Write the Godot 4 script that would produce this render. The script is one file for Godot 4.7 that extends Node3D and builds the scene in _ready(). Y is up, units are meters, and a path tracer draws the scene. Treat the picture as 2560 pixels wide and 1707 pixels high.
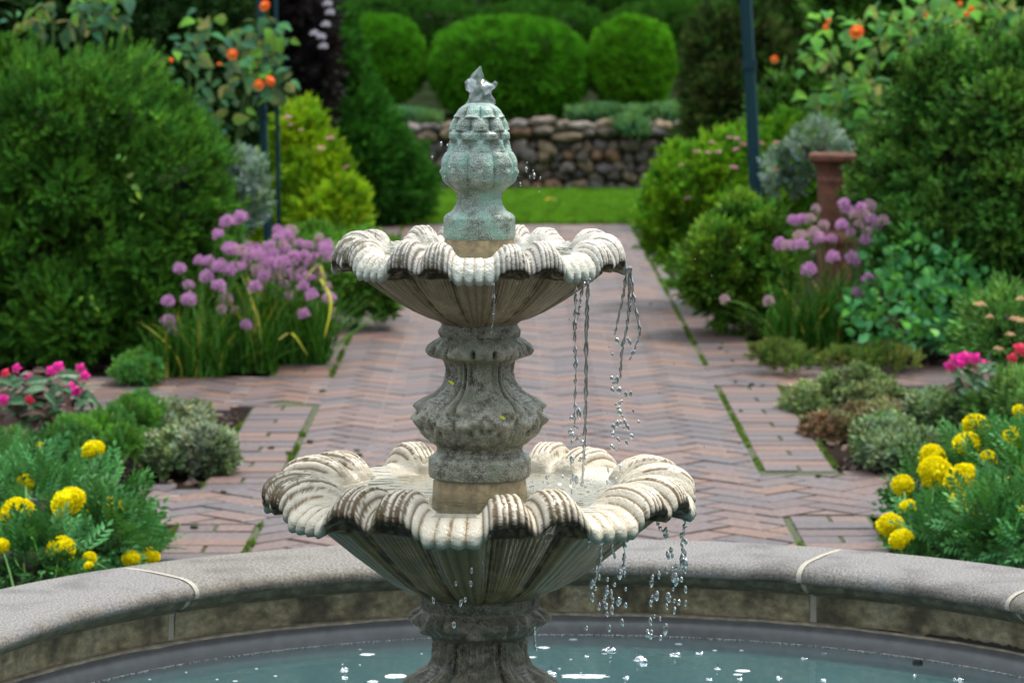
extends Node3D
# A tiered stone fountain in a round basin on a herringbone brick walk, clipped yews and flower beds around it. Metres, y up; the fountain's axis is x = 0, z = 0.

var taken := {}
var rng := RandomNumberGenerator.new()
var noise := FastNoiseLite.new()
var coarse := FastNoiseLite.new()
var M := {}
var leaf_shapes := {}

func numbered(called: String) -> String:
	var n: int = taken.get(called, -1) + 1
	taken[called] = n
	return called if n == 0 else "%s_%03d" % [called, n]

func tag(o: Node3D, label: String, category: String, group := "", kind := "") -> Node3D:
	o.set_meta("label", label)
	o.set_meta("category", category)
	if group: o.set_meta("group", group)
	if kind: o.set_meta("kind", kind)
	return o

func thing(called: String, label: String, category: String, at := Vector3.ZERO, group := "") -> Node3D:
	var o := Node3D.new()
	o.name = numbered(called)
	add_child(o)
	o.position = at
	return tag(o, label, category, group)

func part(called: String, mesh: Mesh, mat: Material, parent: Node3D, at := Vector3.ZERO) -> MeshInstance3D:
	var o := MeshInstance3D.new()
	o.name = called if parent != self else numbered(called)
	o.mesh = mesh
	o.material_override = mat
	parent.add_child(o, true)
	o.position = at
	return o

func structure(called: String, mesh: Mesh, mat: Material, label := "") -> MeshInstance3D:
	var o := part(called, mesh, mat, self)
	o.set_meta("kind", "structure")
	if label: o.set_meta("label", label)
	return o

func srgb(r: float, g: float, b: float) -> Color:
	return Color(r, g, b).linear_to_srgb()

func rnd(a: float, b: float) -> float:
	return rng.randf_range(a, b)

# ---------- textures and materials ----------
func speckle(low: float, high: float, freq: float, octaves := 4, seed_ := 1, size := 512, kind := FastNoiseLite.TYPE_SIMPLEX_SMOOTH) -> NoiseTexture2D:
	var f := FastNoiseLite.new()
	f.noise_type = kind
	f.frequency = freq
	f.fractal_octaves = octaves
	f.fractal_gain = 0.62
	f.seed = seed_
	var t := NoiseTexture2D.new()
	t.width = size
	t.height = size
	t.seamless = true
	t.noise = f
	var g := Gradient.new()
	g.set_color(0, Color(low, low, low))
	g.set_color(1, Color(high, high, high))
	t.color_ramp = g
	return t

func surface(color: Color, rough: float, tex: Texture2D = null, scale := 1.0, bump: Texture2D = null, height := 0.0, bump_scale := 0.0) -> StandardMaterial3D:
	var m := StandardMaterial3D.new()
	m.albedo_color = color
	m.roughness = rough
	if tex:
		m.albedo_texture = tex
	if bump:
		m.heightmap_enabled = true
		m.heightmap_texture = bump
		m.heightmap_scale = height
	if tex or bump:
		m.uv1_triplanar = true
		m.uv1_world_triplanar = true
		m.uv1_scale = Vector3.ONE * scale
	return m

func tinted(m: StandardMaterial3D) -> StandardMaterial3D:
	m.vertex_color_use_as_albedo = true
	return m

func leafy(rough := 0.55, through := 0.55, color := Color.WHITE, colored := true) -> StandardMaterial3D:
	var m := StandardMaterial3D.new()
	m.albedo_color = color
	m.roughness = rough
	m.metallic_specular = 0.2 if rough < 0.7 else 0.15
	m.vertex_color_use_as_albedo = colored
	if through > 0.0:
		m.backlight_enabled = true
		m.backlight = Color(through, through, through * 0.6)
	return m

func make_materials() -> void:
	var fine := speckle(0.35, 1.0, 0.12, 4, 3)
	var grain := speckle(0.0, 1.0, 0.06, 5, 5)
	var blotch := speckle(0.45, 1.0, 0.012, 5, 8)
	M.bowl = tinted(surface(Color.WHITE, 0.6, speckle(0.68, 1.0, 0.09, 4, 4), 7.0, grain, 0.22, 6.0))
	M.wet_stone = tinted(surface(Color.WHITE, 0.42, speckle(0.36, 1.0, 0.12, 4, 11), 7.0, grain, 0.35, 6.0))
	for wet in [M.bowl, M.wet_stone]:
		wet.clearcoat_enabled = true
		wet.clearcoat = 0.3
		wet.clearcoat_roughness = 0.22
	M.bowl.metallic_specular = 0.12
	M.wet_stone.metallic_specular = 0.3
	M.coping = tinted(surface(srgb(0.325, 0.31, 0.305), 0.7, speckle(0.36, 1.0, 0.05, 6, 21, 1024), 2.6, grain, 0.12))
	M.coping_warm = tinted(surface(srgb(0.335, 0.31, 0.285), 0.7, speckle(0.36, 1.0, 0.045, 6, 22, 1024), 2.4, grain, 0.12))
	M.coping.metallic_specular = 0.25
	M.coping_warm.metallic_specular = 0.25
	M.basin_wall = tinted(surface(srgb(0.42, 0.36, 0.235), 0.75, speckle(0.45, 1.0, 0.03, 6, 23), 2.5, grain, 0.15))
	M.mortar = surface(srgb(0.74, 0.68, 0.57), 0.85, fine, 8.0, grain, 0.3)
	M.moulding = surface(srgb(0.23, 0.22, 0.14), 0.7, speckle(0.2, 1.0, 0.02, 6, 24), 2.5, grain, 0.1)
	M.ledge = surface(srgb(0.42, 0.36, 0.26), 0.8, blotch, 3.0, grain, 0.3)
	M.liner = surface(srgb(0.125, 0.125, 0.13), 0.35, speckle(0.7, 1.0, 0.02, 4, 25), 2.0)
	M.pool = surface(srgb(0.085, 0.165, 0.175), 0.6, speckle(0.6, 1.0, 0.008, 5, 26), 1.0)
	M.gap_shade_and_cap = surface(srgb(0.012, 0.010, 0.008), 0.9)  # near-black: paints the shade in the wall gap, colours the black cap
	M.tan_post = surface(srgb(0.42, 0.31, 0.16), 0.5, blotch, 6.0, grain, 0.1)
	M.joint_bed = surface(srgb(0.085, 0.115, 0.035), 0.95, speckle(0.3, 1.0, 0.05, 5, 27), 2.0, grain, 0.6)
	M.soil = surface(srgb(0.036, 0.023, 0.017), 0.95, fine, 1.5, grain, 1.5)
	M.mulch = tinted(surface(Color.WHITE, 0.9))
	M.lawn = surface(srgb(0.08, 0.2, 0.015), 0.9, blotch, 0.6)
	M.terrain = surface(srgb(0.020, 0.030, 0.012), 1.0, blotch, 0.4)
	M.terrain.metallic_specular = 0.05
	M.lawn.metallic_specular = 0.1
	M.soil.metallic_specular = 0.15
	M.terracotta = surface(srgb(0.22, 0.075, 0.040), 0.8, blotch, 2.5, grain, 0.15)
	M.post_metal = surface(srgb(0.010, 0.036, 0.045), 0.5)
	M.post_metal.metallic_specular = 0.25
	M.bark = surface(srgb(0.05, 0.038, 0.03), 0.95, fine, 3.0, grain, 2.0)
	M.twigs_and_core_shade = surface(srgb(0.022, 0.026, 0.012), 0.95)  # real stems and litter, plus crown cores painted dark as inner shade
	M.leaf = leafy()
	M.needle = leafy(0.75, 0.2)
	M.petal = leafy(0.6, 0.4)
	M.petal_yellow = leafy(0.75, 0.3)
	M.brick_joined = tinted(surface(Color.WHITE, 0.48, speckle(0.55, 1.0, 0.05, 5, 31), 3.0, grain, 0.12))
	M.brick_joined.metallic_specular = 0.45
	var tones := [Vector3(0.166, 0.101, 0.090), Vector3(0.129, 0.084, 0.082), Vector3(0.194, 0.116, 0.099), Vector3(0.112, 0.086, 0.093), Vector3(0.149, 0.105, 0.104), Vector3(0.207, 0.112, 0.082), Vector3(0.132, 0.099, 0.104)]
	M.bricks = []
	M.brick_tones = tones
	for k in tones.size():
		M.bricks.append(surface(srgb(tones[k].x, tones[k].y, tones[k].z), 0.48, speckle(0.55, 1.0, 0.05, 5, 31 + k % 3, 256), 3.0, grain, 0.12))
		M.bricks[k].metallic_specular = 0.45
	M.stones = []
	for t in [Vector3(0.138, 0.107, 0.089), Vector3(0.213, 0.158, 0.119), Vector3(0.106, 0.090, 0.085), Vector3(0.275, 0.192, 0.114), Vector3(0.175, 0.141, 0.134), Vector3(0.300, 0.158, 0.089), Vector3(0.237, 0.192, 0.158)]:
		M.stones.append(surface(srgb(t.x, t.y, t.z), 0.8, blotch, 2.0, grain, 0.6))
	var w := StandardMaterial3D.new()
	w.albedo_color = Color(0.80, 0.84, 0.87, 0.03)
	w.roughness = 0.02
	w.refraction_enabled = true
	w.refraction_scale = 0.033
	M.water = w
	var sheet := StandardMaterial3D.new()
	sheet.albedo_color = Color(0.42, 0.62, 0.63, 0.14)
	sheet.transparency = BaseMaterial3D.TRANSPARENCY_ALPHA
	sheet.roughness = 0.03
	M.sheet = sheet
	var clear: StandardMaterial3D = sheet.duplicate()
	clear.albedo_color = Color(0.6, 0.6, 0.45, 0.05)
	M.clear_sheet = clear
	var film: StandardMaterial3D = sheet.duplicate()
	film.albedo_color = Color(0.85, 0.90, 0.95, 0.07)
	M.film = film
	M.foam = surface(srgb(0.42, 0.46, 0.48), 0.5)

# ---------- mesh builders ----------
func grid(nu: int, nv: int, wrap: bool, P: PackedVector3Array, C := PackedColorArray(), flip := false) -> ArrayMesh:
	var N := PackedVector3Array()
	N.resize(P.size())
	var sgn := -1.0 if flip else 1.0
	for j in nv:
		var up := mini(j + 1, nv - 1) * nu
		var dn := maxi(j - 1, 0) * nu
		var row := j * nu
		for i in nu:
			var a := (i + 1) % nu if wrap else mini(i + 1, nu - 1)
			var b := (i + nu - 1) % nu if wrap else maxi(i - 1, 0)
			N[row + i] = ((P[row + a] - P[row + b]).cross(P[up + i] - P[dn + i]) * sgn).normalized()
	var I := PackedInt32Array()
	var last := nu if wrap else nu - 1
	I.resize(last * (nv - 1) * 6)
	var k := 0
	for j in nv - 1:
		for i in last:
			var a := j * nu + i
			var b := j * nu + (i + 1) % nu
			var c := a + nu
			var d := b + nu
			if flip:
				I[k] = a; I[k + 1] = b; I[k + 2] = d; I[k + 3] = a; I[k + 4] = d; I[k + 5] = c
			else:
				I[k] = a; I[k + 1] = d; I[k + 2] = b; I[k + 3] = a; I[k + 4] = c; I[k + 5] = d
			k += 6
	var arr := []
	arr.resize(Mesh.ARRAY_MAX)
	arr[Mesh.ARRAY_VERTEX] = P
	arr[Mesh.ARRAY_NORMAL] = N
	arr[Mesh.ARRAY_INDEX] = I
	if C.size(): arr[Mesh.ARRAY_COLOR] = C
	var m := ArrayMesh.new()
	m.add_surface_from_arrays(Mesh.PRIMITIVE_TRIANGLES, arr)
	return m

func resample(profile: Array, n: int, smooth := 2) -> PackedVector2Array:
	var total := 0.0
	var at := [0.0]
	for k in range(1, profile.size()):
		total += (profile[k] - profile[k - 1]).length()
		at.append(total)
	var out := PackedVector2Array()
	var seg := 1
	for k in n:
		var s := total * k / (n - 1)
		while seg < at.size() - 1 and at[seg] < s: seg += 1
		out.append(profile[seg - 1].lerp(profile[seg], clampf((s - at[seg - 1]) / maxf(at[seg] - at[seg - 1], 1e-6), 0, 1)))
	for pass_ in smooth:
		var o := out.duplicate()
		for k in range(1, n - 1): out[k] = (o[k - 1] + o[k] * 2.0 + o[k + 1]) / 4.0
	return out

# a turned shape; profile runs from the top down
func lathe(profile: Array, nu: int, nv: int, smooth := 1, jitter := 0.0, from := 0.0, to := TAU, stain := 0.0) -> ArrayMesh:
	var pr := resample(profile, nv, smooth)
	var P := PackedVector3Array()
	var C := PackedColorArray()
	var closed := to - from > TAU - 0.001
	for j in nv:
		for i in nu:
			var th := from + (to - from) * i / (nu if closed else nu - 1)
			var r: float = pr[j].x
			var p := Vector3(r * sin(th), pr[j].y, r * cos(th))
			if jitter > 0.0: p += Vector3(p.x, 0, p.z).normalized() * jitter * noise.get_noise_3d(p.x * 40, p.y * 40, p.z * 40)
			P.append(p)
			if stain > 0.0:
				var run := noise.get_noise_2d(th * 150.0, 3.0) * 0.5 + noise.get_noise_3d(p.x * 25, p.y * 60, p.z * 25)
				var blot := coarse.get_noise_3d(p.x * 40, p.y * 40, p.z * 40) + 0.5 * noise.get_noise_3d(p.x * 60, p.y * 60, p.z * 60)
				var edge := 1.0 - smoothstep(0.352, 0.374, pr[j].y) if stain < 2.0 else 1.0
				var v := 1.0 + stain * (0.42 * blot - (0.30 if stain < 2.0 else 0.15) * edge * (0.6 + 1.2 * run))
				v = clampf(v, 0.25, 1.35)
				C.append(Color(v * (1.0 + 0.05 * edge), v, v * (1.0 - 0.10 * edge)))
	return grid(nu, nv, closed, P, C)

# a tube along points with a radius for each
func tube(pts: Array, radii: Array, sides := 6) -> ArrayMesh:
	var P := PackedVector3Array()
	for j in pts.size():
		var dir: Vector3 = (pts[mini(j + 1, pts.size() - 1)] - pts[maxi(j - 1, 0)]).normalized()
		var a := dir.cross(Vector3(0.31, 0.2, 0.93)).normalized()
		var b := dir.cross(a)
		for i in sides:
			var th := TAU * i / sides
			P.append(pts[j] + (a * cos(th) + b * sin(th)) * radii[j])
	return grid(sides, pts.size(), true, P, PackedColorArray(), true)

func curve_points(pts: Array, n: int) -> Array:
	var out := []
	for k in n:
		var s := float(k) / (n - 1) * (pts.size() - 1)
		var i := mini(int(s), pts.size() - 2)
		var p0: Vector3 = pts[maxi(i - 1, 0)]
		var p3: Vector3 = pts[mini(i + 2, pts.size() - 1)]
		out.append((pts[i] as Vector3).cubic_interpolate(pts[i + 1], p0, p3, s - i))
	return out

func raw(V: PackedVector3Array, I: PackedInt32Array, C := PackedColorArray()) -> ArrayMesh:
	var st := SurfaceTool.new()
	st.begin(Mesh.PRIMITIVE_TRIANGLES)
	st.set_smooth_group(-1)
	for k in I:
		if C.size(): st.set_color(C[k])
		st.add_vertex(V[k])
	st.generate_normals()
	return st.commit()

# one leaf: width(t) outlines it, a midrib fold and a droop bend it. Base at the origin, along +y, face +z
func add_leaf(V: PackedVector3Array, I: PackedInt32Array, T: Transform3D, length: float, width: float, shape: String, fold := 0.25, droop := 0.25, rows := 4, C = null, tint := Color.WHITE) -> void:
	var at := V.size()
	for j in rows + 1:
		var t := float(j) / rows
		var w := 0.0
		match shape:
			"lance": w = sin(PI * pow(t, 0.75))
			"round": w = pow(maxf(sin(PI * t), 0.0), 0.55)
			"heart": w = pow(maxf(sin(PI * pow(t, 0.55)), 0.0), 0.8)
			"strap": w = 1.0 - pow(t, 3.0)
			"petal": w = sin(PI * (0.12 + 0.80 * t) * 0.9)
		w *= width * 0.5
		var y := length * (t - 0.15 * droop * t * t)
		var z := -droop * length * t * t
		V.append(T * Vector3(-w, y, z + fold * w))
		V.append(T * Vector3(0, y, z))
		V.append(T * Vector3(w, y, z + fold * w))
		if C != null:
			for q in 3: C.append(tint)
	for j in rows:
		var a := at + j * 3
		for q in 2:
			I.append_array(PackedInt32Array([a + q, a + q + 3, a + q + 4, a + q, a + q + 4, a + q + 1]))

func leaf_mesh(length: float, width: float, shape: String, fold := 0.25, droop := 0.25, rows := 4) -> ArrayMesh:
	var V := PackedVector3Array()
	var I := PackedInt32Array()
	add_leaf(V, I, Transform3D.IDENTITY, length, width, shape, fold, droop, rows)
	return raw(V, I)

# a sprig: leaves set around a short stem along +y
func sprig(n: int, length: float, leaf_l: float, leaf_w: float, shape: String, open := 0.9, rows := 1, flat := 0.0) -> ArrayMesh:
	var V := PackedVector3Array()
	var I := PackedInt32Array()
	for k in n:
		var t := (k + 0.5) / n
		var spin := k * 2.4 + rnd(-0.3, 0.3)
		if flat > 0.0: spin = lerpf(spin, (PI if k % 2 else 0.0), flat)
		var b := Basis(Vector3.UP, spin) * Basis(Vector3.RIGHT, open * (1.15 - 0.6 * t) + rnd(-0.2, 0.2))
		add_leaf(V, I, Transform3D(b, Vector3(0, length * t, 0)), leaf_l * rnd(0.75, 1.15), leaf_w * rnd(0.8, 1.15), shape, 0.3, rnd(0.0, 0.35), rows)
	return raw(V, I)

func diamond_sprig(n: int, length: float, leaf_l: float, leaf_w: float, open := 0.9) -> ArrayMesh:
	var V := PackedVector3Array()
	var I := PackedInt32Array()
	for k in n:
		var t := (k + 0.5) / n
		var b := Basis(Vector3.UP, k * 2.4 + rnd(-0.3, 0.3)) * Basis(Vector3.RIGHT, open * (1.2 - 0.7 * t) + rnd(-0.2, 0.2))
		var T := Transform3D(b, Vector3(0, length * t, 0))
		var L := leaf_l * rnd(0.7, 1.15)
		var a := V.size()
		V.append(T * Vector3.ZERO); V.append(T * Vector3(-leaf_w / 2, L * 0.45, leaf_w * 0.15)); V.append(T * Vector3(0, L, -L * 0.12)); V.append(T * Vector3(leaf_w / 2, L * 0.45, leaf_w * 0.15))
		I.append_array(PackedInt32Array([a, a + 1, a + 2, a, a + 2, a + 3]))
	return raw(V, I)

func blob_mesh(radii: Vector3, nu := 8, nv := 5, rough := 0.15, power := 2.4, seed_ := 0.0) -> ArrayMesh:
	var P := PackedVector3Array()
	for j in nv + 1:
		var ph := PI * j / nv
		for i in nu:
			var th := TAU * i / nu
			var d := Vector3(sin(ph) * sin(th), cos(ph), sin(ph) * cos(th))
			var k := pow(pow(absf(d.x), power) + pow(absf(d.y), power) + pow(absf(d.z), power), -1.0 / power)
			P.append(d * k * radii * (1.0 + rough * noise.get_noise_3d(d.x * 6 + seed_ * 37, d.y * 6 + seed_ * 11, d.z * 6)))
	return grid(nu, nv + 1, true, P)

# ---------- foliage ----------
# blobs: [centre, half sizes, power] in world metres. Returns transforms and tints over their surface
func scatter(blobs: Array, n: int, origin: Vector3, size: Vector2, col: Color, vary: float, depth := 0.8, upward := 0.45, ground := 0.0, rough := 0.10, col2 := Color.BLACK) -> Array:
	var T: Array[Transform3D] = []
	var C := PackedColorArray()
	var area := []
	var total := 0.0
	for b in blobs:
		var h: Vector3 = b[1]
		var a: float = h.x * h.y + h.y * h.z + h.x * h.z
		area.append(a)
		total += a
	var tries := 0
	while T.size() < n and tries < n * 12:
		tries += 1
		var pick := rng.randf() * total
		var k := 0
		while k < blobs.size() - 1 and pick > area[k]:
			pick -= area[k]
			k += 1
		var c: Vector3 = blobs[k][0]
		var h: Vector3 = blobs[k][1]
		var pw: float = blobs[k][2] if blobs[k].size() > 2 else 2.2
		var d := Vector3(rng.randfn(), rng.randfn(), rng.randfn()).normalized()
		if d.z < -0.25 and rng.randf() < 0.6: d.z = -d.z
		if d.y < -0.92: d.y = -d.y
		var f := pow(pow(absf(d.x), pw) + pow(absf(d.y), pw) + pow(absf(d.z), pw), -1.0 / pw)
		var out := 1.0 + rough * (coarse.get_noise_3d((c.x + d.x * h.x) * 30, (c.y + d.y * h.y) * 30, (c.z + d.z * h.z) * 30)) * 2.0
		var p := c + d * f * h * out * lerpf(depth, 1.0, sqrt(rng.randf()))
		if p.y < ground: continue
		var hidden := false
		for q in blobs.size():
			if q == k: continue
			var e: Vector3 = (p - blobs[q][0]) / blobs[q][1]
			if e.length() < 0.78: hidden = true
		if hidden: continue
		var nrm := (d / h).normalized()
		var y := (nrm + Vector3.UP * upward + Vector3(rng.randfn(), rng.randfn(), rng.randfn()) * 0.35).normalized()
		var x := y.cross(Vector3(rng.randfn(), rng.randfn(), rng.randfn())).normalized()
		var s := rnd(size.x, size.y)
		T.append(Transform3D(Basis(x, y, x.cross(y)) * Basis.from_scale(Vector3.ONE * s), p - origin))
		var v := 1.0 + vary * (coarse.get_noise_3d(p.x * 55, p.y * 55, p.z * 55) * 1.3 + rnd(-0.5, 0.5))
		var cc := col
		if col2 != Color.BLACK: cc = col.lerp(col2, clampf(0.5 + 1.4 * coarse.get_noise_3d(p.x * 45 + 50, p.y * 45, p.z * 45) + rnd(-0.35, 0.35), 0, 1))
		C.append(Color(cc.r * v * rnd(0.85, 1.15), cc.g * v, cc.b * v * rnd(0.8, 1.2)))
	return [T, C]

func multi(called: String, mesh: Mesh, mat: Material, parent: Node3D, TC: Array) -> MultiMeshInstance3D:
	var mm := MultiMesh.new()
	mm.transform_format = MultiMesh.TRANSFORM_3D
	mm.use_colors = true
	mm.mesh = mesh
	mm.instance_count = TC[0].size()
	for i in TC[0].size():
		mm.set_instance_transform(i, TC[0][i])
		mm.set_instance_color(i, TC[1][i])
	var o := MultiMeshInstance3D.new()
	o.name = called if parent != self else numbered(called)
	o.multimesh = mm
	o.material_override = mat
	parent.add_child(o, true)
	o.set_meta("kind", "stuff")
	return o

func lumpy(blobs: Array, k: int, size: Vector2) -> Array:
	var out := blobs.duplicate()
	for i in k:
		var b: Array = blobs[rng.randi() % blobs.size()]
		var d := Vector3(rng.randfn(), rng.randfn() * 0.9 + 0.15, absf(rng.randfn()) + 0.15).normalized()
		var pw: float = b[2] if b.size() > 2 else 2.2
		var f := pow(pow(absf(d.x), pw) + pow(absf(d.y), pw) + pow(absf(d.z), pw), -1.0 / pw)
		var s := rnd(size.x, size.y)
		out.append([b[0] + d * f * (b[1] as Vector3) * rnd(0.86, 0.98), Vector3(s, s * rnd(0.8, 1.5), s), 2.0])
	return out

func shrub(called: String, label: String, category: String, base: Vector3, blobs: Array, mesh: Mesh, n: int, size: Vector2, col: Color, o := {}) -> Node3D:
	var t := thing(called, label, category, base, o.get("group", ""))
	var full := lumpy(blobs, o.get("lumps", 0), o.get("lump", Vector2(0.1, 0.18)))
	multi("foliage", mesh, o.get("mat", M.leaf), t, scatter(full, n, base, size, col, o.get("vary", 0.5), o.get("depth", 0.78), o.get("up", 0.45), o.get("ground", 0.01), o.get("rough", 0.10), o.get("col2", Color.BLACK)))
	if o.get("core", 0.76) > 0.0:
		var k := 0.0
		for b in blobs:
			part("shade_core", blob_mesh(b[1] * o.get("core", 0.76), 20, 12, 0.25, b[2] if b.size() > 2 else 2.2, k), M.twigs_and_core_shade, t, b[0] - base)  # solid core, its dark colour painted in for the crown's inner shade
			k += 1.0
	return t

# loose single leaves and flowers set as parts on a plant
func leaves_on(t: Node3D, called: String, meshes: Array, mats: Array, pts: Array, size: Vector2, face := Vector3(0, 0.45, 1.0), spread := 0.5, droop := 0.6) -> void:
	for p in pts:
		var z := (face + Vector3(rng.randfn(), rng.randfn(), rng.randfn()) * spread).normalized()
		var y := (Vector3(rnd(-1, 1), -droop + rnd(-0.6, 0.6), rnd(-0.1, 0.4))).normalized()
		y = (y - z * y.dot(z)).normalized()
		var l := part(called, meshes[rng.randi() % meshes.size()], mats[rng.randi() % mats.size()], t)
		l.transform = Transform3D(Basis(y.cross(z), y, z) * Basis.from_scale(Vector3.ONE * rnd(size.x, size.y)), p - t.position)

func random_in(blobs: Array, n: int) -> Array:
	var out := []
	while out.size() < n:
		var b: Array = blobs[rng.randi() % blobs.size()]
		var d := Vector3(rng.randfn(), rng.randfn(), absf(rng.randfn()) * 0.7).normalized()
		var p: Vector3 = b[0] + d * (b[1] as Vector3) * rnd(0.35, 1.0)
		if p.y > 0.03: out.append(p)
	return out

func rot(a: float, b: float) -> Vector2:
	return Vector2((a - b) * 0.70710678, (a + b) * 0.70710678)

# a paver of any convex outline: top at y, chamfered edge
func add_paver(st: SurfaceTool, poly: PackedVector2Array, y: float, tint: Color) -> void:
	var n := poly.size()
	var c := Vector2.ZERO
	for p in poly: c += p / n
	if Geometry2D.is_polygon_clockwise(poly): poly.reverse()
	var inner := PackedVector2Array()
	for p in poly:
		var d := p - c
		inner.append(c + d * maxf(0.0, 1.0 - 0.0035 / maxf(d.length(), 0.01)))
	st.set_smooth_group(-1)
	st.set_color(tint)
	for k in range(1, n - 1):
		for q in [0, k + 1, k]: st.add_vertex(Vector3(inner[q].x, y, inner[q].y))
	for k in n:
		var b := (k + 1) % n
		for w in [[inner, y, poly, y - 0.003], [poly, y - 0.003, poly, y - 0.04]]:
			var i0 := Vector3(w[0][k].x, w[1], w[0][k].y)
			var i1 := Vector3(w[0][b].x, w[1], w[0][b].y)
			var o0 := Vector3(w[2][k].x, w[3], w[2][k].y)
			var o1 := Vector3(w[2][b].x, w[3], w[2][b].y)
			for q in [i0, i1, o1, i0, o1, o0]: st.add_vertex(q)

func rect(x0: float, x1: float, z0: float, z1: float) -> PackedVector2Array:
	return PackedVector2Array([Vector2(x0, z0), Vector2(x1, z0), Vector2(x1, z1), Vector2(x0, z1)])

# ---------- the fountain ----------
func bell(x: float, w: float) -> float:
	return exp(-x * x / (w * w))

func sector(th: float, fold: int, th0: float) -> float:
	var s := (th - th0) / TAU * fold
	return s - roundf(s)

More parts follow.
